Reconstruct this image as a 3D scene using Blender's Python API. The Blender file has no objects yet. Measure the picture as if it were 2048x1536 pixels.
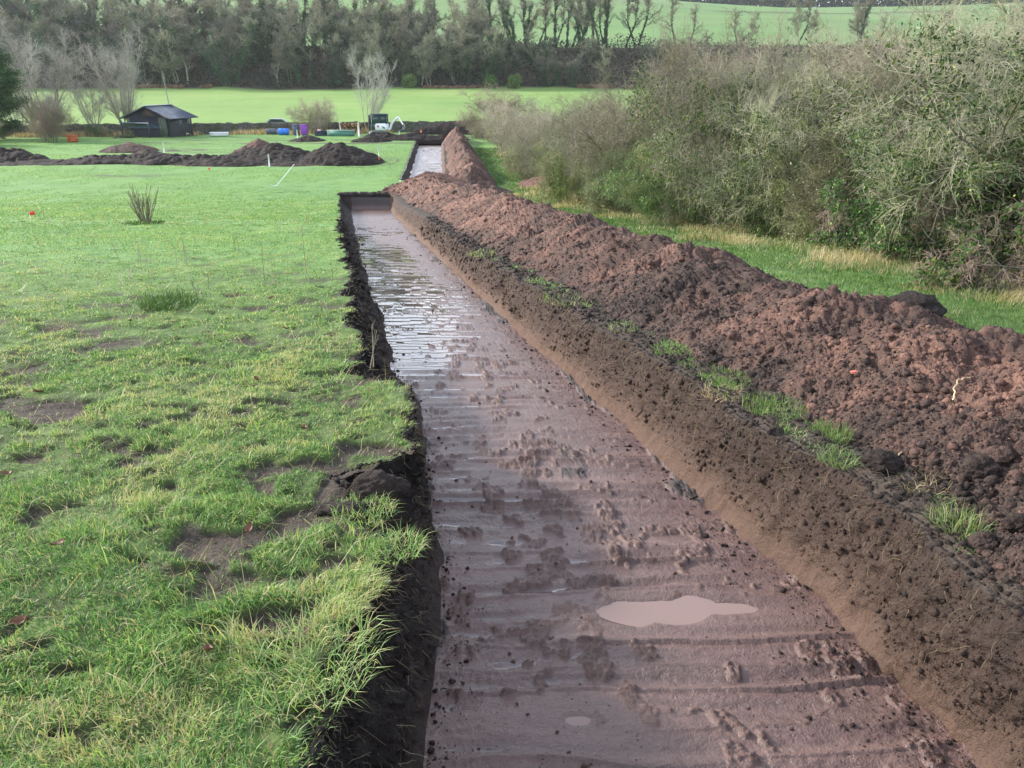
import bpy, math, time
import numpy as np
T0 = time.time()
rad = math.radians
scene = bpy.context.scene
COL = scene.collection
HAZE = .00013
RNG = np.random.default_rng(7)

# ------------------------------------------------------------------ noise
def _h(ix, iy, iz, s):
    n = (ix * 374761393 + iy * 668265263 + iz * 1440662683 + s * 974634777) & 0xFFFFFFFF
    n = ((n ^ (n >> 13)) * 1274126177) & 0xFFFFFFFF
    n = ((n ^ (n >> 16)) * 2246822519) & 0xFFFFFFFF
    return (n ^ (n >> 15)) / 4294967296.0
def vn(x, y, z=None, s=0):
    x = np.asarray(x, float); y = np.asarray(y, float)
    if z is None:
        ix = np.floor(x).astype(np.int64); iy = np.floor(y).astype(np.int64)
        fx = x - ix; fy = y - iy
        fx = fx*fx*fx*(fx*(fx*6-15)+10); fy = fy*fy*fy*(fy*(fy*6-15)+10)
        a = _h(ix, iy, 0, s); b = _h(ix+1, iy, 0, s); c = _h(ix, iy+1, 0, s); d = _h(ix+1, iy+1, 0, s)
        return ((a*(1-fx)+b*fx)*(1-fy)+(c*(1-fx)+d*fx)*fy)*2-1
    z = np.asarray(z, float)
    iz = np.floor(z).astype(np.int64); fz = z-iz; fz = fz*fz*(3-2*fz)
    ix = np.floor(x).astype(np.int64); iy = np.floor(y).astype(np.int64)
    fx = x-ix; fy = y-iy; fx = fx*fx*(3-2*fx); fy = fy*fy*(3-2*fy)
    def L(k):
        return ((_h(ix, iy, iz+k, s)*(1-fx)+_h(ix+1, iy, iz+k, s)*fx)*(1-fy)+(_h(ix, iy+1, iz+k, s)*(1-fx)+_h(ix+1, iy+1, iz+k, s)*fx)*fy)
    return (L(0)*(1-fz)+L(1)*fz)*2-1
def fbm(x, y, z=None, o=4, s=0, g=.5):
    r = 0; a = 1; t = 0
    for k in range(o):
        r = r + a*vn(x*2**k, y*2**k, None if z is None else z*2**k, s+k*17); t += a; a *= g
    return r/t
def worley(x, y, s=0):
    ix = np.floor(x).astype(np.int64); iy = np.floor(y).astype(np.int64)
    d1 = np.full(np.shape(x), 9.0)
    for i in (-1, 0, 1):
        for j in (-1, 0, 1):
            cx = ix+i; cy = iy+j
            px = cx+_h(cx, cy, 1, s); py = cy+_h(cx, cy, 2, s)
            rr = .34+.50*_h(cx, cy, 3, s)
            d = np.sqrt((px-x)**2+(py-y)**2)/rr
            d1 = np.minimum(d1, d)
    return d1
def lumps(x, y, s=0):
    return np.sqrt(np.clip(1-worley(x, y, s)**2, 0, 1))
def ss(a, b, x):
    t = np.clip((x-a)/(b-a), 0, 1); return t*t*(3-2*t)
def itp(x, pts):
    return np.interp(x, [p[0] for p in pts], [p[1] for p in pts])

# ------------------------------------------------------------------ terrain
GP = [(-60, 3.5), (-20, 1.6), (0, 0), (3.5, -.35), (16, -1.6), (36, -3.6), (44, -3.92), (52, -4.02), (75, -4.2), (100, -4.6), (112, -4.72)]
def Gy(y):
    y = np.asarray(y, float)
    return (np.interp(y-1.5, *zip(*GP)) + np.interp(y, *zip(*GP)) + np.interp(y+1.5, *zip(*GP)))/3
def ground(x, y):
    """height of the near field"""
    k = np.clip(np.abs(y)/30, 0, 1)
    return Gy(y) + .10*k*fbm(x/9, y/9, o=2, s=5) + .035*fbm(x/1.6, y/1.6, o=3, s=8) + .05*ss(12, 40, -x)*0
def far_h(x, y):
    """pasture, wooded bank, hill"""
    z = np.interp(y, [95, 112, 150, 215, 222, 238, 262, 330, 450, 620, 760, 1200, 1600], [-4.6, -4.7, -3.9, -1.7, -.6, 8.6, 9.5, 17, 33, 48.5, 54, 60, 60])
    z = z + ss(240, 500, y)*(10*fbm(x/260+3, y/260, o=2, s=3)) + ss(620, 760, y)*4*ss(0, -400, x)
    return z

XLp = [(-3, 0), (0, -.2), (2.3, -.33), (3, -.36), (4, -.42), (5.8, -.67), (7.2, -.93), (8.3, -1.3), (10.9, -1.8), (17.8, -3.35), (32, -6.3), (38.5, -7.6), (60, -12)]
XRp = [(-3, 2.6), (0, 2.05), (2.4, 1.76), (3.76, 1.56), (5.9, 1.07), (9, .39), (19.8, -1.91), (38.5, -5.78), (60, -10.2)]
ELp = [(-3, -.2), (0, -.5), (1.67, -.6), (2.08, -.54), (2.74, -.49), (3.15, -.6), (3.4, -.72), (3.74, -.84), (4.0, -.62), (4.19, -.53), (5.2, -.7), (5.6, -.86), (6.05, -1.2), (7.5, -1.5), (8.77, -1.83), (12, -2.45), (16.3, -3.5), (36.2, -7.74), (38.5, -8.0), (60, -12.4)]
ERp = [(-3, 2.75), (0, 2.2), (2.31, 1.92), (2.95, 1.84), (3.74, 1.77), (4.46, 1.58), (5.2, 1.42), (7.9, .84), (17.3, -1.2), (38.3, -5.55), (60, -10)]
def XL(y): return itp(y, XLp)+.04*vn(y*1.3, y*0+3, s=2)+.02*vn(y*5, y*0, s=3)
def XR(y): return itp(y, XRp)+.03*vn(y*1.1, y*0+9, s=4)+.02*vn(y*4, y*0, s=6)
def EL(y): return np.minimum(itp(y, ELp)+.07*vn(y*1.7, y*0+1, s=11)+.05*vn(y*5, y*0+1, s=12)+.018*vn(y*17, y*0+1, s=15), XL(y)-.07)
def ER(y): return np.maximum(itp(y, ERp), XR(y)+.13)+.05*vn(y*1.9, y*0+1, s=13)+.03*vn(y*6, y*0+1, s=14)
def depth(y): return .6*ss(38.5, 38.2, y)*ss(-1.4, -1.1, y)
def relief(x, y):
    return .034*fbm(x*3.4, y*3.4, o=3, s=44)+.020*np.abs(fbm(x*7, y*7, o=2, s=46))*ss(12, 5, y)
def bare_mask(x, y):
    """0 = turf, 1 = bare mud; both the ground colour and the blades follow it"""
    a = fbm(x/.42+20, y/.30, o=3, s=31)
    b = fbm(x/2.6, y/1.7+7, o=2, s=37)
    m = ss(.34, .46, a+.30*b)*(.3+.7*ss(16, 7, y))
    m = np.maximum(m, .9*ss(.33, .45, fbm(x/.16, y/.13, o=2, s=35)+.2*b)*ss(13, 6, y))
    scruf = np.exp(-((x+3.4)/2.6)**2-((y-9.2)/2.8)**2)
    m = np.maximum(m, ss(0, .35, a+.2*b)*scruf)
    m = np.maximum(m, .9*np.exp(-((x+1.0)/.26)**2-((y-2.72)/.06)**2)*(.6+.8*fbm(x*5, y*7, o=2, s=33)))
    m = np.maximum(m, np.exp(-((x+3.7)/.16)**2-((y-5.7)/.12)**2))
    m = np.maximum(m, np.exp(-((x+.84)/.15)**2-((y-3.5)/.09)**2))
    return m

# ------------------------------------------------------------------ mesh helpers
def mk(name, V, quads=None, tris=None, mat=None, parent=None, attrs=None, smooth=True, link=True):
    me = bpy.data.meshes.new(name)
    V = np.ascontiguousarray(V, dtype=np.float32).reshape(-1, 3)
    nq = 0 if quads is None else len(quads); nt = 0 if tris is None else len(tris)
    me.vertices.add(len(V)); me.vertices.foreach_set('co', V.ravel())
    loops = []
    if nq: loops.append(np.asarray(quads, dtype=np.int32).ravel())
    if nt: loops.append(np.asarray(tris, dtype=np.int32).ravel())
    L = np.concatenate(loops)
    me.loops.add(len(L)); me.loops.foreach_set('vertex_index', L)
    me.polygons.add(nq+nt)
    st = np.concatenate([np.arange(nq)*4, nq*4+np.arange(nt)*3]).astype(np.int32)
    me.polygons.foreach_set('loop_start', st)
    if smooth: me.polygons.foreach_set('use_smooth', np.ones(nq+nt, dtype=bool))
    if attrs:
        for k, v in attrs.items():
            a = me.attributes.new(k, 'FLOAT', 'POINT')
            a.data.foreach_set('value', np.ascontiguousarray(v, dtype=np.float32).ravel())
    me.update(calc_edges=True)
    if mat: me.materials.append(mat)
    o = bpy.data.objects.new(name, me)
    if link: COL.objects.link(o)
    if parent: o.parent = parent
    return o
def grid_q(r, c):
    i = np.arange(r*c).reshape(r, c)
    return np.stack([i[:-1, :-1], i[:-1, 1:], i[1:, 1:], i[1:, :-1]], -1).reshape(-1, 4)
def tag(o, label=None, cat=None, group=None, kind=None):
    if label: o['label'] = label
    if cat: o['category'] = cat
    if group: o['group'] = group
    if kind: o['kind'] = kind
    return o
def empty(name, loc=(0, 0, 0), rz=0, label=None, cat=None, group=None):
    o = bpy.data.objects.new(name, None); COL.objects.link(o)
    o.location = loc; o.rotation_euler = (0, 0, rz); o.empty_display_size = .2
    return tag(o, label, cat, group)
def copy_tree(root, label=None, group=None, loc=None, rz=None, sc=None):
    r = root.copy(); COL.objects.link(r)
    for ch in list(root.children):
        c = ch.copy(); COL.objects.link(c); c.parent = r
        for g in ch.children:
            d = g.copy(); COL.objects.link(d); d.parent = c
    if label: r['label'] = label
    if group: r['group'] = group
    elif 'group' in r: del r['group']
    if loc is not None: r.location = loc
    if rz is not None: r.rotation_euler = (0, 0, rz)
    if sc is not None: r.scale = sc if hasattr(sc, '__len__') else (sc,)*3
    return r
class MB:
    """collects shapes into one mesh"""
    def __init__(s): s.V = []; s.Q = []; s.T = []; s.n = 0
    def add(s, V, Q=None, T=None):
        V = np.asarray(V, float).reshape(-1, 3)
        if Q is not None and len(Q): s.Q.append(np.asarray(Q)+s.n)
        if T is not None and len(T): s.T.append(np.asarray(T)+s.n)
        s.V.append(V); s.n += len(V)
    def box(s, c, d, rot=None, taper=1.0, bev=.0):
        x, y, z = np.array(d)/2.
        b = min(bev, x*.9, y*.9, z*.9) if bev else 0
        if b:
            # bevelled box : three nested rings top and bottom
            def ring(X, Y, Z):
                k = b
                return [(-X+k, -Y, Z), (X-k, -Y, Z), (X, -Y+k, Z), (X, Y-k, Z), (X-k, Y, Z), (-X+k, Y, Z), (-X, Y-k, Z), (-X, -Y+k, Z)]
            R = ring((x-b*.6), (y-b*.6), -z)+ring(x, y, -z+b)+ring(x*taper, y*taper, z-b)+ring((x*taper-b*.6), (y*taper-b*.6), z)
            V = np.array(R); Q = []; T = []
            for k in range(3):
                for i in range(8): Q.append([k*8+i, k*8+(i+1) % 8, (k+1)*8+(i+1) % 8, (k+1)*8+i])
            for base, fl in ((0, 1), (24, 0)):
                for i in range(1, 7):
                    t = [base, base+i, base+i+1]; T.append(t[::-1] if fl else t)
        else:
            V = np.array([(-x, -y, -z), (x, -y, -z), (x, y, -z), (-x, y, -z), (-x*taper, -y*taper, z), (x*taper, -y*taper, z), (x*taper, y*taper, z), (-x*taper, y*taper, z)])
            Q = [[0, 3, 2, 1], [4, 5, 6, 7], [0, 1, 5, 4], [1, 2, 6, 5], [2, 3, 7, 6], [3, 0, 4, 7]]; T = None
        if rot is not None: V = V@np.array(rot).T
        s.add(V+np.array(c), Q, T)
    def tube(s, pts, r, n=8):
        P = np.array(pts, float); r = np.broadcast_to(np.array(r, float), (len(P),))
        V, Q = tubes(P[None], r[None], n); s.add(V, Q)
        k = len(P)
        s.T.append(np.array([[0, i+1, i] for i in range(1, n-1)])+s.n-k*n)
        s.T.append(np.array([[0, i, i+1] for i in range(1, n-1)])+s.n-n)
    def prism(s, prof, y0, y1, rot=None, c=(0, 0, 0)):
        """prof: list of (x,z) counter-clockwise; extruded in y"""
        n = len(prof); V = np.array([(p[0], y0, p[1]) for p in prof]+[(p[0], y1, p[1]) for p in prof], float)
        Q = [[i, (i+1) % n, n+(i+1) % n, n+i] for i in range(n)]
        T = [[0, i+1, i] for i in range(1, n-1)]+[[n, n+i, n+i+1] for i in range(1, n-1)]
        T = [t[::-1] for t in T]; 
        if rot is not None: V = V@np.array(rot).T
        s.add(V+np.array(c), Q, T)
    def build(s, name, mat, parent=None, smooth=False):
        return mk(name, np.concatenate(s.V), np.concatenate(s.Q) if s.Q else None, np.concatenate(s.T) if s.T else None, mat, parent, smooth=smooth)
def RZ(a): c, s = math.cos(a), math.sin(a); return np.array([[c, -s, 0], [s, c, 0], [0, 0, 1.]])
def RY(a): c, s = math.cos(a), math.sin(a); return np.array([[c, 0, s], [0, 1, 0], [-s, 0, c]])
def RX(a): c, s = math.cos(a), math.sin(a); return np.array([[1, 0, 0], [0, c, -s], [0, s, c]])
def tubes(P, R, n=3):
    """P (N,K,3) polylines, R (N,K) radii"""
    N, K, _ = P.shape
    T = np.gradient(P, axis=1); T /= np.linalg.norm(T, axis=2, keepdims=True)+1e-9
    ref = np.where(np.abs(T[:, :, 2:3]) > .9, np.array([1., 0, 0]), np.array([0, 0, 1.]))
    ref = np.broadcast_to(ref[:, :1], T.shape)
    A = np.cross(T, ref); A /= np.linalg.norm(A, axis=2, keepdims=True)+1e-9
    B = np.cross(T, A)
    th = np.arange(n)*2*math.pi/n
    V = P[:, :, None, :]+R[:, :, None, None]*(A[:, :, None, :]*np.cos(th)[None, None, :, None]+B[:, :, None, :]*np.sin(th)[None, None, :, None])
    i = np.arange(N*K*n).reshape(N, K, n); j = np.roll(i, -1, axis=2)
    Q = np.stack([i[:, :-1], i[:, 1:], j[:, 1:], j[:, :-1]], -1).reshape(-1, 4)
    return V.reshape(-1, 3), Q
def unit(v): return v/(np.linalg.norm(v, axis=-1, keepdims=True)+1e-9)
def grow(rng, start, d, L, r0, K=6, wander=.25, up=0., taper=.35):
    """random-walk shoots: start (N,3), direction (N,3), length (N,), radius (N,)"""
    N = len(start); P = np.zeros((N, K, 3)); P[:, 0] = start; d = unit(d)
    st = (L/(K-1))[:, None]
    for k in range(1, K):
        d = unit(d+rng.normal(0, wander, (N, 3))+np.array([0, 0, up]))
        P[:, k] = P[:, k-1]+d*st
    R = r0[:, None]*np.linspace(1, taper, K)[None]
    return P, R
def branch(rng, P, R, n, t0, t1, ang, L, rr, K=5, wander=.25, up=0., rmin=.002, taper=.35):
    """n children per parent; L=(lo,hi) metres"""
    N, KK, _ = P.shape
    idx = np.repeat(np.arange(N), n); M = len(idx)
    t = rng.uniform(t0, t1, M)*(KK-1); k = np.minimum(t.astype(int), KK-2); f = (t-k)[:, None]
    A = P[idx, k]; B = P[idx, k+1]; s = A*(1-f)+B*f; T = unit(B-A)
    rnd = unit(rng.normal(0, 1, (M, 3))); side = unit(np.cross(T, rnd))
    a = rng.uniform(ang*.6, ang*1.3, M)[:, None]
    d = T*np.cos(a)+side*np.sin(a)
    l = rng.uniform(L[0], L[1], M)*(1-.45*(t/(KK-1)))
    r = np.maximum(R[idx, k]*rr*rng.uniform(.7, 1.1, M), rmin)
    return grow(rng, s, d, l, r, K, wander, up, taper)
def leaves(rng, C, size, nvert=4):
    """folded little leaves at centres C"""
    N = len(C); a = unit(rng.normal(0, 1, (N, 3))); b = unit(np.cross(a, rng.normal(0, 1, (N, 3)))); c = np.cross(a, b)
    s = size*rng.uniform(.6, 1.3, (N, 1))
    V = np.stack([C-a*s, C+b*s*.5+c*s*.12, C+a*s, C-b*s*.5+c*s*.12], 1)
    i = np.arange(N*4).reshape(N, 4)
    T = np.concatenate([i[:, [0, 1, 2]], i[:, [0, 2, 3]]])
    return V.reshape(-1, 3), T, np.repeat(rng.random(N), 4)
def cat(*prs):
    V = []; Q = []; n = 0
    for v, q in prs: V.append(v); Q.append(q+n); n += len(v)
    return np.concatenate(V), np.concatenate(Q)

# ------------------------------------------------------------------ materials
class NT:
    def __init__(s, name):
        s.m = bpy.data.materials.new(name); s.m.use_nodes = True; s.t = s.m.node_tree; s.n = s.t.nodes; s.n.clear()
        s.out = s.n.new('ShaderNodeOutputMaterial'); s.b = s.n.new('ShaderNodeBsdfPrincipled')
        s.t.links.new(s.b.outputs[0], s.out.inputs[0]); s.co = None
    def lk(s, a, b): s.t.links.new(a, b)
    def put(s, sock, v):
        if isinstance(v, (int, float)): sock.default_value = v
        elif isinstance(v, (tuple, list)): sock.default_value = (*v, 1) if len(v) == 3 and sock.type == 'RGBA' else v
        else: s.lk(v, sock)
    def attr(s, n):
        a = s.n.new('ShaderNodeAttribute'); a.attribute_name = n; return a.outputs['Fac']
    def pos(s, sc=(1, 1, 1), obj=False):
        if obj:
            g = s.n.new('ShaderNodeTexCoord').outputs['Object']
        else:
            g = s.n.new('ShaderNodeNewGeometry').outputs['Position']
        m = s.n.new('ShaderNodeMapping'); m.inputs['Scale'].default_value = sc; s.lk(g, m.inputs[0]); return m.outputs[0]
    def noise(s, scale, detail=4, rough=.55, vec=None, dist=0):
        n = s.n.new('ShaderNodeTexNoise'); n.inputs['Scale'].default_value = scale; n.inputs['Detail'].default_value = detail
        n.inputs['Roughness'].default_value = rough; n.inputs['Distortion'].default_value = dist
        s.lk(vec if vec is not None else s.pos(), n.inputs['Vector']); return n.outputs['Fac']
    def ramp(s, f, stops):
        r = s.n.new('ShaderNodeValToRGB'); s.lk(f, r.inputs[0]); e = r.color_ramp.elements
        while len(e) < len(stops): e.new(.5)
        for k, (p, c) in enumerate(stops):
            e[k].position = p; e[k].color = (c, c, c, 1) if isinstance(c, (int, float)) else (*c, 1)
        return r.outputs[0]
    def mix(s, f, a, b, mode='MIX'):
        m = s.n.new('ShaderNodeMix'); m.data_type = 'RGBA'; m.blend_type = mode
        s.put(m.inputs[0], f); s.put(m.inputs[6], a); s.put(m.inputs[7], b); return m.outputs[2]
    def math(s, op, a, b=0., c=None):
        m = s.n.new('ShaderNodeMath'); m.operation = op; s.put(m.inputs[0], a); s.put(m.inputs[1], b)
        if c is not None: s.put(m.inputs[2], c)
        return m.outputs[0]
    def mr(s, v, a, b, c, d):
        m = s.n.new('ShaderNodeMapRange'); s.put(m.inputs[0], v)
        for i, q in enumerate((a, b, c, d)): m.inputs[i+1].default_value = q
        return m.outputs[0]
    def bump(s, h, st=.5, dist=.02):
        b = s.n.new('ShaderNodeBump'); b.inputs['Strength'].default_value = st; b.inputs['Distance'].default_value = dist
        s.lk(h, b.inputs['Height']); s.lk(b.outputs[0], s.b.inputs['Normal']); return b.outputs[0]
    def tint(s, c, a=.60, b=1.18):
        oi = s.n.new('ShaderNodeObjectInfo'); k = s.mr(oi.outputs['Random'], 0, 1, a, b)
        h = s.n.new('ShaderNodeHueSaturation'); s.put(h.inputs['Color'], c); s.put(h.inputs['Value'], k)
        s.put(h.inputs['Hue'], s.mr(s.math('FRACT', s.math('MULTIPLY', oi.outputs['Random'], 7.31)), 0, 1, .475, .545)); return h.outputs[0]
    def fin(s, col=None, rough=None, spec=None, metal=None):
        if col is not None: s.put(s.b.inputs['Base Color'], col)
        if rough is not None: s.put(s.b.inputs['Roughness'], rough)
        if spec is not None: s.put(s.b.inputs['Specular IOR Level'], spec)
        if metal is not None: s.put(s.b.inputs['Metallic'], metal)
        return s.m

TOP = (.026, .020, .018); TOP2 = (.070, .051, .044); RED = (.160, .094, .074); RED2 = (.240, .140, .108); TAN = (.25, .165, .12)
def m_soil():
    t = NT('heap soil'); red = t.attr('red')
    n = t.noise(3.2, 5, .6); n2 = t.noise(38, 4, .65); n3 = t.noise(140, 2, .6)
    f = t.math('ADD', t.math('MULTIPLY', n2, .8), t.math('MULTIPLY', n, .2)); f = t.math('ADD', f, t.math('SUBTRACT', red, .5))
    f = t.mr(f, .10, .90, 0, 1)
    c = t.ramp(f, [(0, TOP), (.3, TOP2), (.62, (.118, .074, .061)), (.85, RED), (1, RED2)])
    c = t.mix(t.mr(n3, .35, .7, 0, .5), c, (.5, .42, .4), 'MULTIPLY')
    sp = t.ramp(t.noise(95, 1, .5), [(.80, 0.), (.83, .7)])
    c = t.mix(sp, c, (.42, .33, .28))
    t.bump(t.math('ADD', n2, t.math('MULTIPLY', n3, .6)), .9, .02)
    return t.fin(c, t.mr(n, .3, .7, .72, .95), .18)
def m_turfwall():
    """cut faces of the trench: dark topsoil above, pale subsoil band below, attribute red carries the layer"""
    t = NT('cut earth'); red = t.attr('red')
    v = t.pos((1, 1, .6)); n = t.noise(13, 6, .7, v); n2 = t.noise(60, 4, .7); n4 = t.noise(2.2, 3)
    f = t.math('ADD', red, t.math('MULTIPLY', t.math('SUBTRACT', n, .5), .55)); f = t.math('ADD', f, t.math('MULTIPLY', t.math('SUBTRACT', n4, .5), .25))
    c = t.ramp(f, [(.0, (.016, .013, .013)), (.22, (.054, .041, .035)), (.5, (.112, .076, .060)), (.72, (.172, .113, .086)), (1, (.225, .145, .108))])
    c = t.mix(t.mr(n2, .3, .7, 0, .45), c, (.45, .42, .42), 'MULTIPLY')
    sp = t.ramp(t.noise(120, 1, .5), [(.80, 0.), (.83, .6)])
    c = t.mix(sp, c, (.40, .36, .32))
    n5 = t.noise(170, 3, .7); t.bump(t.math('ADD', t.math('ADD', n2, n), t.math('MULTIPLY', n5, .7)), 1., .022)
    return t.fin(c, t.mr(n2, .3, .7, .65, .95), .2)
def m_floor():
    t = NT('wet clay floor'); w = t.attr('water'); cl = t.attr('clod'); dk = t.attr('dark')
    v = t.pos((.5, 6, 1)); n = t.noise(1.6, 5, .6, v); n2 = t.noise(30, 4, .65); n3 = t.noise(110, 3, .6)
    base = t.ramp(t.math('ADD', t.math('MULTIPLY', n, .6), t.math('MULTIPLY', n2, .4)), [(.3, (.078, .048, .042)), (.5, (.130, .080, .069)), (.72, (.192, .120, .103))])
    base = t.mix(t.math('MULTIPLY', cl, .85), base, t.ramp(n2, [(.3, (.040, .020, .015)), (.7, (.115, .056, .041))]))
    base = t.mix(dk, base, t.ramp(n2, [(.3, TOP), (.75, (.075, .058, .053))]))
    sp = t.ramp(t.noise(75, 1, .5), [(.815, 0.), (.83, .6)])
    base = t.mix(sp, base, (.45, .40, .36))
    base = t.mix(w, base, (.125, .088, .084))
    r = t.mr(t.math('ADD', t.math('MULTIPLY', n2, .6), t.math('MULTIPLY', n, .4)), .3, .7, .20, .50)
    r = t.math('ADD', r, t.math('MULTIPLY', t.math('ADD', cl, dk), .28)); 
    r = t.math('MULTIPLY', r, t.math('SUBTRACT', 1, t.math('MULTIPLY', w, .93)))
    b = t.n.new('ShaderNodeBump'); b.inputs['Distance'].default_value = .010
    t.lk(t.math('ADD', n2, t.math('MULTIPLY', n3, .6)), b.inputs['Height']); t.lk(t.mr(w, 0, .6, .95, 0), b.inputs['Strength']); t.lk(b.outputs[0], t.b.inputs['Normal'])
    return t.fin(base, r, .5)
def m_turf():
    t = NT('turf ground'); bare = t.attr('bare'); far = t.attr('far')
    n = t.noise(1.1, 5, .6); n2 = t.noise(9, 5, .7, t.pos((1, .6, 1))); n3 = t.noise(45, 3, .7); nb = t.noise(.16, 3, .5)
    near = t.ramp(n2, [(.3, (.038, .050, .020)), (.6, (.095, .145, .040)), (.8, (.20, .26, .08))])
    fr = t.ramp(t.math('ADD', t.math('MULTIPLY', n2, .5), t.math('MULTIPLY', n, .5)), [(.3, (.098, .205, .052)), (.5, (.150, .280, .070)), (.68, (.24, .350, .105))])
    fr = t.mix(t.mr(n3, .35, .7, 0, .45), fr, (.55, .6, .5), 'MULTIPLY')
    fr = t.mix(t.mr(nb, .35, .65, 0, .4), fr, (.115, .235, .090))
    c = t.mix(far, near, fr)
    mud = t.ramp(n3, [(.3, (.030, .024, .020)), (.7, (.085, .065, .052))])
    c = t.mix(bare, c, mud)
    t.bump(t.math('ADD', n2, n3), .6, .03)
    return t.fin(c, .8, .2)
def m_blade(name, stops, tr=.35):
    t = NT(name); a = t.attr('tone'); c = t.ramp(a, stops)
    if 'leaf' in name: c = t.tint(c, .8, 1.7)
    t.fin(c, .5, .35)
    d = t.n.new('ShaderNodeBsdfTranslucent'); t.put(d.inputs[0], t.mix(1., c, (1.0, 1.0, .6), 'MULTIPLY'))
    m = t.n.new('ShaderNodeMixShader'); m.inputs[0].default_value = tr
    t.lk(t.b.outputs[0], m.inputs[1]); t.lk(d.outputs[0], m.inputs[2]); t.lk(m.outputs[0], t.out.inputs[0])
    return t.m
def m_bark(name, a, b, sc=3., moss=None, tintit=True):
    t = NT(name); n = t.noise(sc, 4, .6, t.pos(obj=True)); c = t.ramp(n, [(.3, a), (.7, b)])
    if moss:
        n2 = t.noise(sc*.35, 3, .6, t.pos(obj=True)); c = t.mix(t.mr(n2, .48, .62, 0, .9), c, moss)
    return t.fin(t.tint(c) if tintit else c, .85, .2)
def m_plain(name, c, r=.5, metal=0., var=.25, sc=6., bump=0):
    t = NT(name); n = t.noise(sc, 5, .6, t.pos(obj=True))
    col = t.mix(t.mr(n, .3, .75, 0, var), c, tuple(x*.35+.02 for x in c))
    if bump: t.bump(n, bump, .01)
    return t.fin(col, t.mr(n, .3, .7, max(r-.1, .05), min(r+.15, 1)), .5, metal)
M = {}
M['soil'] = m_soil(); M['wall'] = m_turfwall(); M['floor'] = m_floor(); M['turf'] = m_turf()
M['blade'] = m_blade('grass blade', [(0, (.025, .078, .032)), (.3, (.098, .232, .066)), (.58, (.235, .400, .115)), (.78, (.46, .56, .23)), (.88, (.46, .42, .20)), (1, (.56, .47, .29))])
M['verge'] = m_blade('verge blade', [(0, (.05, .12, .025)), (.45, (.115, .215, .070)), (.62, (.27, .31, .14)), (.75, (.42, .35, .20)), (1, (.60, .50, .32))])
M['straw'] = m_blade('dead grass', [(0, (.16, .12, .06)), (.4, (.34, .26, .14)), (1, (.56, .45, .28))])
M['clump'] = m_blade('fresh tuft', [(0, (.045, .10, .03)), (.6, (.15, .25, .075)), (1, (.38, .38, .19))])
M['leafg'] = m_blade('bramble leaf', [(0, (.020, .050, .012)), (.55, (.050, .110, .025)), (.9, (.11, .19, .04)), (1, (.26, .30, .06))], .25)
M['ivy'] = m_blade('ivy leaf', [(0, (.012, .034, .014)), (.7, (.030, .070, .024)), (1, (.065, .12, .035))], .15)
M['hedgeleaf'] = m_blade('olive leaf', [(0, (.060, .080, .032)), (.6, (.13, .15, .065)), (1, (.24, .25, .12))], .2)
M['twig_grey'] = m_bark('grey twig', (.25, .225, .17), (.50, .455, .345), 2.5, (.26, .27, .13))
M['twig_green'] = m_bark('green twig', (.18, .18, .10), (.38, .37, .21), 2.5, (.25, .26, .10))
M['twig_brown'] = m_bark('brown twig', (.20, .155, .12), (.40, .32, .25), 2.5)
M['bark'] = m_bark('bark', (.13, .12, .095), (.34, .31, .25), 5, (.22, .22, .08))
M['bark_pale'] = m_bark('pale bark', (.22, .21, .19), (.42, .40, .36), 4)
M['twig_pale'] = m_bark('pale twig', (.34, .32, .28), (.58, .55, .48), .6)
M['twig_wood'] = m_bark('wood twig', (.17, .16, .11), (.35, .325, .23), .4, (.16, .185, .085))
M['twig_purp'] = m_bark('purple twig', (.095, .080, .075), (.17, .145, .135), .4)
print('mats', round(time.time()-T0, 1))

# ------------------------------------------------------------------ near sheet : field | cut face | trench floor | cut face | verge
def trench_sheet(ys, XL, XR, EL, ER, dep, nA, nW, nF, nR, wl, wr, detail=1.0):
    nr = len(ys); Y = ys[:, None]
    xl, xr, el, er = XL(ys), XR(ys), EL(ys), ER(ys)
    D = dep(ys)[:, None]
    # left field columns
    tA = np.linspace(0, 1, nA)
    def spread(t, w):  # dense to w, then out to 160 m
        a = np.minimum(t/.88, 1); b = np.clip((t-.88)/.12, 0, 1)
        return a**1.15*w+b**3*160
    wA = spread(tA[::-1][None], wl(ys)[:, None])
    XA = el[:, None]-wA
    ZA = ground(XA, Y+XA*0)
    # lip of the cut is a little ragged and raised
    detail = detail*ss(43.6, 41, Y)+.0; ragged = np.exp(-(wA/.16)**2)
    ZA = ZA+detail*ragged*(.03*fbm(XA*6, Y*6+XA*0, o=3, s=41)+.03*np.clip(fbm(XA*1.5, Y*1.1+XA*0, o=2, s=43), 0, 1))*np.where(D > .05, 1, 0)
    ZA = ZA-detail*.03*bare_mask(XA, Y+XA*0)+detail*relief(XA, Y+XA*0)
    wR_ = spread(np.linspace(0, 1, nR)[None], wr(ys)[:, None])
    XB = er[:, None]+wR_; ZB = ground(XB, Y+XB*0)
    zgl = ZA[:, -1:]; zgr = ZB[:, :1]
    # floor
    tF = np.linspace(0, 1, nF)[None]
    XF = xl[:, None]*(1-tF)+xr[:, None]*tF
    return Y, XA, ZA, XB, ZB, XF, zgl, zgr, D, xl, xr, el, er, tF

def rows(y0, y1, n, p=-.55):
    a, b = y0**p, y1**p; return (np.linspace(a, b, n))**(1/p)
ys = np.concatenate([np.linspace(-18, .9, 40)[:-1], rows(.9, 38.0, 1020), np.linspace(38.05, 38.65, 16), np.linspace(38.8, 44, 40)])
Y, XA, ZA, XB, ZB, XF, zgl, zgr, D, xl, xr, el, er, tF = trench_sheet(ys, XL, XR, EL, ER, depth, 230, 44, 250, 120, lambda y: .78*np.abs(y)+3.0, lambda y: .4*np.abs(y)+4)
YF = Y+XF*0
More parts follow.
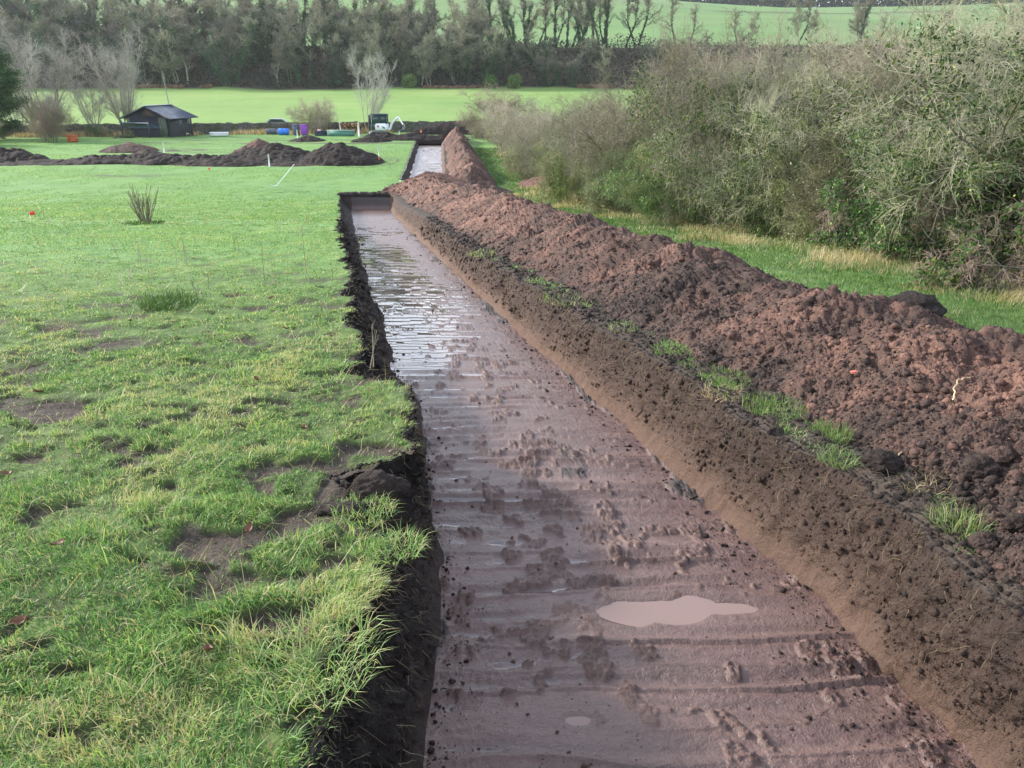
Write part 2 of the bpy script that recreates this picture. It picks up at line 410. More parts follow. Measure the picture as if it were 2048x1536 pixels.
# --- floor relief : bucket treads, pools, clod patches
def treads(y, warp):
    yy = y+warp+.05*vn(y*.7, y*0, s=50); per = .20
    k = yy/per+.9*vn(yy*1.3, yy*0, s=51)+.32*vn(yy*3.7, yy*0, s=52)
    c = np.floor(k); f = k-c
    return c, f
warp = .16*fbm(XF*.9, YF*.5, o=3, s=53)-.05*XF
c, f = treads(YF, warp)
zf0 = Gy(YF)-D-.02
amp = (.008+.017*_h(c.astype(np.int64), 1, 2, 5))*(1+.25*ss(8, 4, YF))
rdg = amp*(np.cos(f*2*math.pi)*.6+.5*np.exp(-((f-.08)/.10)**2))            # ridge at the tread joint
rdg = rdg*(.75+.5*vn(XF*1.4, c*7.3, s=54))*(.85+.25*vn(XF*.9, YF*1.3, s=57))*ss(40, 12, YF)**.3
cl = ss(.29, .40, fbm(XF*8.0, YF*6.2, o=3, s=61)+.26*np.exp(-((tF-.50)/.20)**2)-.10+.22*vn(XF*1.1, YF*.9, s=60))*(.35+.65*ss(16, 8, YF))
lumpy = .007*lumps(XF*15, YF*13, 62)+.009*lumps(XF*30, YF*27, 63)+.008*lumps(XF*56, YF*50, 59)
fine = .0065*fbm(XF*12, YF*24, o=5, s=64, g=.62)+.0035*lumps(XF*38, YF*44, 58)*ss(.0, .3, fbm(XF*3, YF*3, o=2, s=56))+.004*fbm(XF*3, YF*9, o=2, s=65)
# dark crumbs fallen along both feet
dk = ss(.10, .30, fbm(XF*2.2, YF*1.6, o=4, s=66)*.9+.62*np.exp(-((1-tF)/.10)**1.0)+.42*np.exp(-(tF/.03))-.40)
crumb = dk*.75*(.010*lumps(XF*17+.4*vn(XF*9, YF*9, s=1), YF*16, 67)+.013*lumps(XF*34, YF*32, 68)+.008*lumps(XF*62, YF*58, 69))
ZF = zf0+rdg+fine+cl*lumpy+crumb
# pooled water : only where the photo has it (left half from 8 to 26 m, and thin films nearer)
wetz = ss(6.5, 9.5, YF)*ss(33, 24, YF)*(1-.65*ss(.35, .95, tF+.12*vn(YF*.9, XF*2, s=70)))
wetz = wetz*(.50+.75*vn(YF*.45, XF*.6, s=71))+.22*ss(9, 5, YF)*ss(.7, .2, tF)
wetz = np.maximum(wetz, 1.0*np.exp(-((YF-19)/3.6)**2)*ss(.95, .45, tF))
tread_y = (c+.5)*.30
lvl_off = -.016+.026*wetz
slope = -.10
# horizontal level per tread: the height of the floor at the tread's far (lower) side
yc = YF-(f-.5)*.20*.9
lvl = Gy(yc)-D-.02+lvl_off
lvl = np.round(lvl/.0005)*.0005
pool = (wetz > .12)
wlev = np.where(pool, lvl, -99)
wet = ss(-.0035, .002, wlev-ZF)
ZF = np.where(pool, np.maximum(ZF, wlev), ZF)
# milky puddles
def puddle_fn(cx, cy, pts, z0, w=.06):
    """lower the floor inside an outline of ellipses (cx,cy,rx,ry)"""
    global ZF, cl, dk, wet
    d = np.full(XF.shape, 9.)
    for (ex, ey, rx, ry) in pts:
        q = np.sqrt(((XF-ex)/rx)**2+((YF-ey)/ry)**2); d = np.minimum(d, (q-1)*min(rx, ry))
    d = d+.014*fbm(XF*11, YF*14, o=3, s=77)
    k = ss(.20, .06, d)
    tgt = z0+np.where(d < 0, np.maximum(d*.35, -.03), d*.10+.004*ss(0, .02, d))+.3*np.clip(ZF-zf0, 0, 1)*ss(0, .06, d)
    ZF = ZF*(1-k)+tgt*k; kk = ss(.03, -.01, d); cl *= (1-kk); dk *= (1-kk); wet *= (1-k)
pz = float(Gy(3.42)-.6-.012)
puddle_fn(.9, 3.4, [(.60, 3.39, .15, .10), (.80, 3.40, .22, .092), (.94, 3.45, .12, .09), (1.03, 3.43, .21, .045), (.75, 3.41, .3, .085)], pz)
pz2 = float(Gy(2.58)-.6-.015)
puddle_fn(.3, 2.6, [(.27, 2.58, .06, .022)], pz2)
# --- cut faces
def face_strip(xt, zt, xb, zb, n, seed, side, lean_top, tanh):
    t = np.linspace(0, 1, n)[None]
    prof = t**1.9 if side > 0 else t**.9
    X = xt*(1-prof)+xb*prof; Z = zt*(1-t)+zb*t
    # overhang / slump along the face
    YY = Y+X*0
    env = np.sin(np.pi*np.clip(t, 0, 1))**.7
    kk = 1.6 if side < 0 else 1.0; YY, Z0 = YY+.03*vn(YY*14, Z*14, s=seed+30), Z
    nz = .060*fbm(YY*2.1, Z*2.2, o=3, s=seed)+kk*(.042*fbm(YY*5, Z*5, o=5, s=seed+12, g=.6)+.030*(1-np.abs(fbm(YY*3.2+Z*.8, Z*1.2, o=3, s=seed+40))*3).clip(0, 1)+.034*fbm(YY*8, Z*3.5, o=4, s=seed+3)+.026*lumps(YY*7, Z*8, seed+5)*ss(.75, .2, t)+.016*lumps(YY*19, Z*20, seed+6)+.009*lumps(YY*40, Z*40, seed+7)+.006*fbm(YY*60, Z*20, o=2, s=seed+8))
    dd = np.where(D > .05, 1, 0)*env
    X = X+side*nz*dd*-1*-1 if side < 0 else X-nz*dd
    if side < 0: X = X
    red = np.clip((t-.12)*1.05, 0, 1)+YY*0
    return X, Z+.012*env*fbm(YY*12, Z*12, o=2, s=seed+9)*np.where(D > .05, 1, 0), red
ZF = np.where(D > .001, ZF, ground(XF, YF))
nW = 84
WX, WZ, Wred = face_strip(XA[:, -1:], zgl, XF[:, :1], ZF[:, :1], nW, 81, -1, 0, 0)
# left face throws its lumps into the trench (positive x)
tt = np.linspace(0, 1, nW)[None]
VXw, VZw, Vred = face_strip(XB[:, :1], zgr, XF[:, -1:], ZF[:, -1:], nW, 91, 1, 0, 0)
VX, VZ = VXw[:, ::-1], VZw[:, ::-1]; Vred = Vred[:, ::-1]
def sheet(name, X, Z, mat, attrs, kind='structure', cut=False):
    YY = Y+X*0; V = np.stack([X, YY, Z], -1)
    q = grid_q(*X.shape)
    if cut:      # rows where nothing is dug are ordinary turf
        dug = np.repeat(Dcur[:-1, 0]+Dcur[1:, 0] > .004, X.shape[1]-1)
        mk('ground', V, q[~dug], mat=M['turf'], attrs={'bare': X*0, 'far': ss(4, 17, YY)})['kind'] = 'structure'
        q = q[dug]
    return tag(mk(name, V, q, mat=mat, attrs=attrs), kind=kind)
Dcur = D
def farattr(X): return ss(4, 17, Y+X*0)
edgeA = np.exp(-((XA[:, -1:]-XA)/(.035+.02*vn(Y*3, Y*0, s=19)))**2)*np.where(D > .05, 1, 0)
bA = np.clip(bare_mask(XA, Y+XA*0)+edgeA, 0, 1)
trail = np.zeros_like(XA)
sheet('ground', XA, ZA, M['turf'], {'bare': bA, 'far': farattr(XA)})
# right side: bare berm then grass beyond the heap
HEAPW = 3.35
wB = XB-er[:, None]
bB = ss(3.4, 3.0, wB+.25*fbm(XB*1.3, Y*1.3+XB*0, o=3, s=22))*ss(46, 42, Y)
ZB = ZB+.03*ss(.05, .2, wB)*fbm(XB*4, Y*4+XB*0, o=4, s=23)*bB
YYb = Y+XB*0; clB = bB*(.035*lumps(XB*7, YYb*7, 25)+.022*lumps(XB*16, YYb*16, 26)+.012*lumps(XB*34, YYb*34, 27)-.02)*ss(.0, .1, wB)
ZB = ZB+clB
sheet('verge', XB, ZB, M['turf'], {'bare': bB, 'far': farattr(XB)})
fl = sheet('trench_floor', XF, ZF, M['floor'], {'water': wet, 'clod': cl*ss(.25, .75, lumpy/.020)*.8, 'dark': np.maximum(dk*ss(.0, .5, crumb/.02+.1), ss(.56, .30, D+XF*0)*(YF > 10))}, cut=True)
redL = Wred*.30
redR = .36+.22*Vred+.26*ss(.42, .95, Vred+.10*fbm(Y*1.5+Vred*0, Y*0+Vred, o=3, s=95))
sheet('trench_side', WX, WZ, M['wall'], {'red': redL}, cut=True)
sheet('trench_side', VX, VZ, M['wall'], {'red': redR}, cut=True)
print('sheet A', round(time.time()-T0, 1))

def floor_z(x, y): return float(Gy(y)-.6)
for (cx, cy, w, h, z, lab) in ((.88, 3.42, .92, .33, pz, 'milky'), (.27, 2.58, .2, .09, pz2, 'small')):
    V = [(cx-w/2, cy-h/2, z), (cx+w/2, cy-h/2, z), (cx+w/2, cy+h/2, z), (cx-w/2, cy+h/2, z)]
    t = NT('milky water'); t.fin((.215, .140, .118), .04, .5)
    th = np.linspace(0, 2*math.pi, 41)[:-1]
    V = np.stack([cx+w/2*np.cos(th), cy+h/2*np.sin(th), z+th*0], 1); V = np.vstack([[cx, cy, z], V])
    T = [[0, i+1, (i+1) % 40+1] for i in range(40)]
    tag(mk('puddle', V, tris=T, mat=t.m, smooth=False), kind='structure')

# ------------------------------------------------------------------ middle sheet with the second trench
XL2p = [(44, -5.8), (51.8, -6.45), (79.9, -8.85), (120, -12)]; XR2p = [(44, -3.75), (51.8, -4.4), (79.9, -6.75), (120, -10)]
f2 = lambda p, o: (lambda y: itp(y, p)+o+.05*vn(y*1.1, y*0+o, s=17))
ys2 = np.concatenate([np.linspace(43.98, 46, 6), np.linspace(46.1, 46.8, 8), np.linspace(47, 82, 330), np.linspace(82.1, 83, 8), np.linspace(83.4, 110, 60)])
dep2 = lambda y: .42*ss(46.1, 46.7, y)*ss(83, 82.1, y)
Y, XA2, ZA2, XB2, ZB2, XF2, zgl2, zgr2, D2, *_r, tF2 = trench_sheet(ys2, f2(XL2p, 0), f2(XR2p, 0), f2(XL2p, -.28), f2(XR2p, .2), dep2, 150, 8, 40, 60, lambda y: .72*y, lambda y: .3*y+4, .4)
YF2 = Y+XF2*0
c2, ff2 = treads(YF2*.8, .1*fbm(XF2, YF2*.4, o=2, s=53)); 
ZF2 = Gy(YF2)-D2+.02*np.cos(ff2*6.28)*(.6+.4*vn(XF2*1.5, c2*3.1, s=9))
lv2 = Gy(YF2)-D2-.004+.006*vn(YF2*.8, XF2*.4, s=4)
wet2 = ss(-.008, .002, lv2-ZF2)*ss(.05, .2, tF2)*(D2 > .3); ZF2 = np.where(D2 > .3, np.maximum(ZF2, lv2-.002), ZF2)
def tyre(X, YY):
    m = np.zeros(np.broadcast(X, YY).shape)
    r = np.sqrt(((X+10.2)/2.2)**2+((YY-58)/3.8)**2)
    for R_ in (.75, 1.0): m = np.maximum(m, np.exp(-((r-R_)/.05)**2)*(X > -11)*.8)
    m = np.maximum(m, .7*np.exp(-((YY-66.5-.2*np.sin(X*.3))/.25)**2)*ss(-9, -14, X)*(X > -26))
    m = np.maximum(m, .9*np.exp(-((YY-77-.6*vn(X*.2, X*0, s=5))/1.1)**2)*ss(-8, -10, X)*(X > -34)*ss(-.5, .3, fbm(X*.5, YY*.8, o=3, s=9)))
    m = np.maximum(m, .9*np.exp(-((YY-81.5)/.8)**2)*ss(-12, -14, X)*(X > -38)*ss(-.4, .3, fbm(X*.6, YY, o=2, s=8)))
    m = np.maximum(m, np.exp(-((X+22.8)/2.4)**2-((YY-48.5)/.8)**2)*ss(-.4, .2, fbm(X*1.3, YY*1.5, o=3, s=4)))
    m = np.maximum(m, np.exp(-((X+27.5)/2.6)**2-((YY-69)/2.0)**2)*ss(-.4, .2, fbm(X, YY, o=3, s=4)))
    m = np.maximum(m, .8*np.exp(-((X+12)/1.0)**2-((YY-66.)/1.6)**2))
    return np.clip(m, 0, 1)
YY = Y+XA2*0
band = ss(1.0, .6, np.abs(YY-57.0-.25*vn(XA2*.3, XA2*0, s=3))/1.55)*ss(-10.5, -12.5, XA2)
ZA2 = ZA2+band*(-.16+.10*lumps(XA2*1.6, YY*1.6, 4)*1.6)
edge2 = np.exp(-((XA2[:, -1:]-XA2)/.12)**2)*(D2 > .05)
Dcur = D2; ZF2 = np.where(D2 > .001, ZF2, ground(XF2, YF2))
sheet('ground', XA2, ZA2, M['turf'], {'bare': np.clip(np.maximum(tyre(XA2, YY), band)+edge2, 0, 1), 'far': XA2*0+1})
YYB = Y+XB2*0
bB2 = ss(2.4, 2.0, XB2-XB2[:, :1])*ss(46, 48, YYB)*ss(84, 82, YYB)
bB2 = np.maximum(bB2, ss(1.6, .9, np.abs(YYB-86))*ss(3.5, 2, XB2-XB2[:, :1]))
sheet('verge', XB2, ZB2, M['turf'], {'bare': bB2, 'far': XB2*0+1})
sheet('trench_floor', XF2, ZF2, M['floor'], {'water': wet2, 'clod': XF2*0, 'dark': XF2*0+.15}, cut=True)
t8 = np.linspace(0, 1, 8)[None]
X = XA2[:, -1:]*(1-t8)+XF2[:, :1]*t8; Z = zgl2*(1-t8)+ZF2[:, :1]*t8
sheet('trench_side', X+.04*vn(Y*5+X*0, X*3, s=2), Z, M['wall'], {'red': X*0+.1}, cut=True)
X = XF2[:, -1:]*(1-t8)+XB2[:, :1]*t8; Z = ZF2[:, -1:]*(1-t8)+zgr2*t8
sheet('trench_side', X, Z, M['wall'], {'red': X*0+.6}, cut=True)

# ------------------------------------------------------------------ far land
def m_pasture():
    t = NT('pasture'); n = t.noise(.035, 4, .55); n2 = t.noise(.6, 5, .7, t.pos((1, .35, 1))); p = t.n.new('ShaderNodeNewGeometry')
    wood = t.attr('wood'); hill = t.attr('hill')
    g = t.ramp(n, [(.3, (.150, .265, .070)), (.55, (.185, .300, .080)), (.7, (.225, .315, .100))])
    g = t.mix(t.mr(n2, .35, .7, 0, .30), g, (.6, .62, .5), 'MULTIPLY')
    h = t.ramp(n, [(.3, (.105, .205, .062)), (.7, (.150, .250, .080))])
    lines = t.noise(.02, 2, .4, t.pos((1, 6, 1))); h = t.mix(t.mr(lines, .45, .6, 0, .3), h, (.7, .75, .7), 'MULTIPLY')
    h = t.mix(t.mr(t.noise(.012, 5, .65), .42, .62, 0, .45), h, (.17, .20, .10)); g = t.mix(t.mr(t.noise(.09, 5, .7, t.pos((.5, 1.6, 1))), .45, .7, 0, .4), g, (.24, .28, .10)); g = t.mix(hill, g, h)
    w = t.ramp(n2, [(.3, (.040, .034, .026)), (.7, (.095, .070, .050))])
    g = t.mix(wood, g, w); t.bump(n2, .4, .3)
    return t.fin(g, .85, .15)
M['pasture'] = m_pasture()
yy = np.concatenate([np.linspace(109.2, 214, 60), np.linspace(216, 262, 60), np.linspace(268, 760, 110), np.linspace(790, 1600, 16)])
xx = np.concatenate([np.linspace(-900, -200, 15)[:-1], np.linspace(-200, 260, 200), np.linspace(260, 1000, 15)[1:]])
X, Yf = np.meshgrid(xx, yy)
Zf = np.where(Yf < 111, Gy(Yf)-.03, far_h(X, Yf))+ss(111, 130, Yf)*.35*fbm(X/14, Yf/14, o=3, s=6)
lim = 216+4*fbm(X/15, X*0, o=3, s=2)
wood = ss(-1.5, 1.0, Yf-lim)*ss(252, 246, Yf)
right_hedge = np.exp(-((Yf-(400+.12*X))/3.5)**2)*ss(90, 100, X)
mk('ground', np.stack([X, Yf, Zf], -1), grid_q(*X.shape), mat=M['pasture'], attrs={'wood': np.maximum(wood, right_hedge), 'hill': ss(246, 256, Yf)})['kind'] = 'structure'
print('ground done', round(time.time()-T0, 1))

# ------------------------------------------------------------------ spoil heaps
def clodfield(U, V, s, big=1.0):
    w1 = .10*fbm(U*5, V*5, o=2, s=s+20); w2 = .04*fbm(U*14, V*14, o=2, s=s+21)
    k = .35+.65*ss(-.5, .5, vn(U*1.3, V*1.3, s=s+9))
    a = .060*big*lumps((U+w1)*3.6, (V-w1)*3.6, s)*k+.042*lumps((U-w1)*7.5, (V+w1)*7.5, s+1)*k+.030*lumps((U+w2)*15, (V-w2)*15, s+2)+.017*lumps((U-w2)*29, (V+w2)*29, s+3)+.009*lumps(U*55, V*55, s+4)+.03*fbm(U*9, V*9, o=4, s=s+5)
    return a
def long_heap():
    hy = np.concatenate([rows(.75, 38, 1450), np.linspace(38.1, 46.5, 130)]); n = 400
    Yh = hy[:, None]; t = np.linspace(0, 1, n)[None]
    ed = ER(hy)[:, None]; xr_ = XR(hy)[:, None]
    near = ss(4.2, 3.0, Yh)
    foot = ed+.24-.18*near+.14*fbm(Yh*1.1, Yh*0+4, o=3, s=101)
    ridge = itp(Yh, [(0, 3.9), (2.5, 3.55), (4, 3.2), (6, 2.85), (9, 2.15), (12, 1.55), (24, -.75), (36, -3.4), (38, -3.8), (42, -4.1), (47, -4.0)])+.16*vn(Yh*.8, Yh*0, s=102)
    back = ridge+itp(Yh, [(0, 1.6), (12, 1.7), (36, 2.0), (42, 2.6), (47, 2.2)])+.25*fbm(Yh*.7, Yh*0+8, o=3, s=103)
    foot = np.where(Yh > 38.3, np.maximum(foot-(Yh-38.3)*.9, -6.6+(Yh-40)*.25), foot)
    hc = itp(Yh, [(0, .66), (3, .62), (5, .56), (7, .60), (9, .68), (12, .74), (18, .82), (24, .90), (36, 1.0), (42, .95), (44.5, .5), (46.5, -.1)])
    lobes = .5+.5*np.cos(2*np.pi*(Yh/1.35+.35*vn(Yh*.6, Yh*0, s=104)))
    hc = hc+.03-.08*(1-lobes)*ss(46, 40, Yh)
    # across: 0..tc front slope, tc..1 back slope
    tc = .62; a = np.clip(t/tc, 0, 1); b = np.clip((t-tc)/(1-tc), 0, 1)
    X = foot*(1-a)+ridge*a; X = np.where(t > tc, ridge*(1-b)+back*b, X)
    h = np.where(t <= tc, hc*(a**.92), hc*(1-b)**.95)
    h = h*(1-.12*np.exp(-((a-1)/.10)**2)*np.exp(-(b/.10)**2))
    YY = Yh+X*0
    lob2 = .5+.5*np.cos(2*np.pi*(YY/1.35+.35*vn(YY*.6, YY*0, s=104)+.12*vn(X*1.5, YY, s=105)))
    env = np.sin(np.pi*np.clip(t, 0, 1))**.6
    h = h+env*(.028*(lob2-.6)+.10*fbm(X*.9, YY*.9, o=3, s=106)+.07*fbm(X*3, YY*3, o=4, s=107))
    env2 = .35+.65*env
    h = h+env2*clodfield(X, YY, 110)*.95-.09
    # dark rounded lump on the crest
    q = ((X-3.05)/.30)**2+((YY-6.0)/.40)**2
    Z = ground(X, YY)+h
    edge = np.minimum(t/.02, 1)*np.minimum((1-t)/.02, 1)*np.clip((46.5-YY)/.4, 0, 1)
    Z = Z-.12*(1-edge)
    down = np.where(t <= tc, a, 1-b)
    m = fbm(X*.55+YY*.30, YY*.62, o=3, s=121)
    red = .56+.26*m+.50*fbm(X*4.2, YY*4.2, o=5, s=122, g=.65)+.30*ss(12, 20, YY)*.6-.22*np.exp(-(a/.22)**2)-.12*ss(4.5, 2.5, YY)+.08*ss(36, 40, YY)
    red = red-.22*np.exp(-(((X-2.35)/.3)**2+((YY-8.6)/.5)**2))
    hp = mk('spoil_heap', np.stack([X, YY, Z], -1), grid_q(*X.shape), mat=M['soil'], attrs={'red': np.clip(red, 0, 1)})
    tag(hp, 'long ridge of red-brown spoil running beside the near trench', 'soil heap')
    return X, YY, Z, np.clip(red, 0, 1)
HX, HY, HZ, HRED = long_heap()
def heap_z(x, y):
    d = (HX-x)**2+(HY-y)**2; k = int(np.argmin(d)); return float(HZ.flat[k])

def mound(cx, cy, rx, ry, h, red, seed, label, n=90, rough=1.0, rz=0, pw=1.0, crests=None):
    u = np.linspace(-1.15, 1.15, n); U, V = np.meshgrid(u, u)
    sq = np.maximum(1e-6, np.sqrt(U**2+V**2))
    U2, V2 = U, V
    r = np.sqrt(U**2+V**2)*(1+.16*fbm(U*2+seed, V*2, o=3, s=seed))
    X = cx+(U*math.cos(rz)*rx-V*math.sin(rz)*ry); Yy = cy+(U*math.sin(rz)*rx+V*math.cos(rz)*ry)
    H = h*np.clip(1-r, 0, 1)**pw
    if crests:
        for (du, dv, rr, hh) in crests:
            H = np.maximum(H, hh*np.clip(1-np.sqrt((U-du)**2+(V-dv)**2)/rr*(1+.12*fbm(U*3, V*3+seed, o=2, s=seed+1)), 0, 1)**pw)
    sm = ss(0, .15, H/h)
    H = H+rough*sm*(.10*fbm(X*1.2, Yy*1.2, o=3, s=seed+4)+.10*lumps(X*2.2, Yy*2.2, seed)+.05*lumps(X*5, Yy*5, seed+1))*min(1, h)
    Z = ground(X, Yy)+H-.06-.15*ss(.06, 0, H/h)
    rd = red+.35*fbm(X*.8, Yy*.8, o=3, s=seed+7)
    o = mk('spoil_heap', np.stack([X, Yy, Z], -1), grid_q(n, n), mat=M['soil'], attrs={'red': np.clip(rd, 0, 1)})
    return tag(o, label, 'soil heap')
def heap2():
    hy = np.linspace(41.5, 84, 560); n = 110; Yh = hy[:, None]; t = np.linspace(0, 1, n)[None]
    foot = itp(Yh, [(41, -3.9), (46, -3.55), (51.8, -4.05), (79.9, -6.45), (84, -6.6)])+.15*vn(Yh*.9, Yh*0, s=3)
    back = itp(Yh, [(41.5, -.5), (82.6, -4.6), (84, -5)])+.25*fbm(Yh*.7, Yh*0, o=3, s=6)
    hc = itp(Yh, [(41.5, .1), (43, .75), (48, 1.05), (60, 1.1), (80, 1.15), (83, .7), (84, 0)])*(1+.10*vn(Yh*.7, Yh*0, s=8))
    X = foot*(1-t)+back*t; YY = Yh+X*0; h = hc*np.clip(1-np.abs(t-.5)*2, 0, 1)**.85
    env = np.sin(np.pi*t)**.6
    h = h+env*(.22*fbm(X*1.2, YY*1.2, o=4, s=5)+.14*lumps(X*2.5, YY*2.5, 6)+.09*lumps(X*6, YY*6, 7)-.08)
    Z = ground(X, YY)+h-.06-.12*(1-np.minimum(t/.03, 1)*np.minimum((1-t)/.03, 1))
    tag(mk('spoil_heap', np.stack([X, YY, Z], -1), grid_q(*X.shape), mat=M['soil'], attrs={'red': np.clip(.62+.5*fbm(X*.5, YY*.5, o=3, s=9), 0, 1)}),
        'reddish ridge of spoil beside the far second trench', 'soil heap')
heap2()
mound(2.0, 44.2, 2.0, 2.2, .62, .75, 203, 'low red-brown heap at the foot of the bushes behind the long ridge')
mound(-.8, 40.2, 1.1, .9, .35, .15, 204, 'low dark clump of turf and soil between the two long ridges')
mound(-11.9, 57.6, 2.9, 2.9, 1.3, -.12, 205, 'tall black topsoil heap nearest the round tyre tracks', pw=.85, crests=[(-.25, .1, .8, 1.3), (.35, -.2, .75, .8)])
mound(-17.6, 61.5, 3.6, 3.0, 1.05, -.08, 206, 'wide dark topsoil heap with a paler brown shoulder', pw=.85, crests=[(.1, 0, .95, 1.05), (-.5, .1, .6, .7)])
mound(-19.6, 64.8, 2.4, 1.8, 1.1, .62, 207, 'pale brown heap rising behind the wide dark topsoil heap')
mound(-25.6, 58.6, 2.6, 2.4, .8, .32, 208, 'brown conical heap on the dark strip, in front of the shed')
mound(-31.0, 67.6, 2.3, 2.2, .68, .48, 209, 'flat-topped brown heap on grass just in front of the shed', pw=.8)
mound(-36.0, 58.5, 3.6, 2.6, .9, .0, 210, 'dark lumpy heap at the left end of the long strip', rough=1.6, crests=[(-.4, 0, .7, .75), (.25, .1, .6, .9)])
mound(-19.5, 80.0, 1.9, 1.8, .6, -.1, 211, 'small dark heap in front of the purple bin')
mound(-13.4, 79.5, 2.1, 1.6, .75, -.1, 212, 'small dark heap in front of the green trough')
mound(-9.6, 81.5, 5.2, 1.4, .7, -.1, 213, 'long low dark heap in front of the digger', crests=[(-.5, 0, .6, .75), (.1, 0, .7, .7), (.6, 0, .5, .6)])
mound(-6.2, 93.0, 5.2, 2.2, 1.35, -.1, 214, 'dark soil bank against the stone wall beside the digger', pw=.6)
mound(-19.3, 55.6, 4.0, 1.3, .45, .12, 215, 'low lumpy dark heap on the strip with a red marker in front', rough=1.5)
mound(-14.8, 55.2, 2.0, .9, .30, .25, 216, 'low brown smear of soil left of the tallest black heap', rough=1.2)
mound(-1.7, 85.5, 1.8, 1.3, .5, .2, 217, 'small brown heap at the far end of the second trench')
mound(-30.5, 57.2, 3.0, 1.1, .35, .14, 218, 'low grey-brown heap of churned soil left of the brown conical heap', rough=1.5)
def strip():
    hx = np.linspace(-46, -13.5, 520)[:, None]; t = np.linspace(0, 1, 60)[None]
    yc = 57.6+.25*fbm(hx*.3, hx*0, o=2, s=5); hw = 2.3+.5*fbm(hx*.5, hx*0+2, o=2, s=7)
    YY = yc+(t*2-1)*hw; X = hx+YY*0; env = np.sin(np.pi*t)**.5
    h = env*(.36+.16*fbm(X*.7, YY*.7, o=3, s=8)+.16*lumps(X*1.7, YY*1.7, 9)+.08*lumps(X*4, YY*4, 10))*ss(-13.5, -15, X)
    h = h*(1-.55*ss(-29, -31, X)*ss(-42, -39, X))
    Z = ground(X, YY)+h-.05-.1*(1-np.minimum(t/.05, 1)*np.minimum((1-t)/.05, 1))
    tag(mk('spoil_heap', np.stack([X, YY, Z], -1), grid_q(*X.shape)[:, ::-1], mat=M['soil'], attrs={'red': -.05+.2*fbm(X*.6, YY*.6, o=3, s=3)}), 'long low band of dark churned soil crossing the field before the big heaps', 'soil heap')
strip()
def endroll():
    hx = np.linspace(-8.35, -5.7, 150)[:, None]; t = np.linspace(0, 1, 40)[None]; a = t*np.pi
    r = .17+.05*fbm(hx*2, hx*0, o=3, s=4); YY = 38.62-np.cos(a)*r*1.3+hx*0; X = hx+YY*0; ends = np.clip((hx+8.35)/.2, 0, 1)*np.clip((-5.7-hx)/.2, 0, 1)
    Z = ground(X, YY)+np.sin(a)*r*ends*1.2-.03+.03*fbm(X*8, YY*8+t*3, o=3, s=5)*np.sin(a)
    tag(mk('turf_roll', np.stack([X, YY, Z], -1), grid_q(*X.shape)[:, ::-1], mat=M['wall'], attrs={'red': X*0+.08}), 'dark roll of turf curled along the far end of the near trench', 'turf')
endroll()
print('heaps', round(time.time()-T0, 1))

# loose clods on the long ridge and the trench floor
def ico():
    p = (1+5**.5)/2
    v = np.array([(-1, p, 0), (1, p, 0), (-1, -p, 0), (1, -p, 0), (0, -1, p), (0, 1, p), (0, -1, -p), (0, 1, -p), (p, 0, -1), (p, 0, 1), (-p, 0, -1), (-p, 0, 1)], float)
    f = [(0, 11, 5), (0, 5, 1), (0, 1, 7), (0, 7, 10), (0, 10, 11), (1, 5, 9), (5, 11, 4), (11, 10, 2), (10, 7, 6), (7, 1, 8), (3, 9, 4), (3, 4, 2), (3, 2, 6), (3, 6, 8), (3, 8, 9), (4, 9, 5), (2, 4, 11), (6, 2, 10), (8, 6, 7), (9, 8, 1)]
    v = v/np.linalg.norm(v[0])
    vs = list(map(tuple, v)); fs = []; cache = {}
    def mid(a, b):
        k = (min(a, b), max(a, b))
        if k not in cache:
            m = (np.array(vs[a])+np.array(vs[b]))/2; vs.append(tuple(m/np.linalg.norm(m))); cache[k] = len(vs)-1
        return cache[k]
    for a, b, c_ in f:
        x, y, z = mid(a, b), mid(b, c_), mid(c_, a); fs += [(a, x, z), (b, y, x), (c_, z, y), (x, y, z)]
    return np.array(vs), np.array(fs)
IV, IF = ico()
ICO_F = np.array([(0, 11, 5), (0, 5, 1), (0, 1, 7), (0, 7, 10), (0, 10, 11), (1, 5, 9), (5, 11, 4), (11, 10, 2), (10, 7, 6), (7, 1, 8), (3, 9, 4), (3, 4, 2), (3, 2, 6), (3, 6, 8), (3, 8, 9), (4, 9, 5), (2, 4, 11), (6, 2, 10), (8, 6, 7), (9, 8, 1)])
IV0, IF0 = ico()
_p = (1+5**.5)/2
def clods(P, S, seed, mat, red, name, label, small=True):
    IV, IF = (IV0[:12], ICO_F) if small else (IV0, IF0)
    rng = np.random.default_rng(seed); N = len(P)
    ax = rng.uniform(.65, 1.25, (N, 1, 3)); V = IV[None]*ax
    V = V*(1+.45*vn(V[:, :, 0]*1.7+np.arange(N)[:, None]*7.1, V[:, :, 1]*1.7, V[:, :, 2]*1.7, s=seed)[..., None])
    V = V*(1+.28*vn(V[:, :, 0]*4+np.arange(N)[:, None]*3.1, V[:, :, 1]*4, V[:, :, 2]*4, s=seed+1)[..., None])
    a = rng.uniform(0, 6.28, N); c_, s_ = np.cos(a)[:, None], np.sin(a)[:, None]
    V = np.stack([V[:, :, 0]*c_-V[:, :, 1]*s_, V[:, :, 0]*s_+V[:, :, 1]*c_, V[:, :, 2]*.8], -1)
    V = V*S[:, None, None]+P[:, None]
    F = (IF[None]+(np.arange(N)*len(IV))[:, None, None]).reshape(-1, 3)
    o = mk(name, V.reshape(-1, 3), tris=F, mat=mat, attrs={'red': np.repeat(red, len(IV))}, smooth=False)
    return o
rng = np.random.default_rng(3)
nr, nc = HX.shape
N = 90000
i = (rng.beta(1, 1.7, N)*(nr-20)).astype(int); j = (rng.beta(1.0, 1.4, N)*(nc*.8)).astype(int)+6
S = (.0035+.0065*rng.random(N)+.024*rng.random(N)**14)*(.75+.10*HY[i, j])
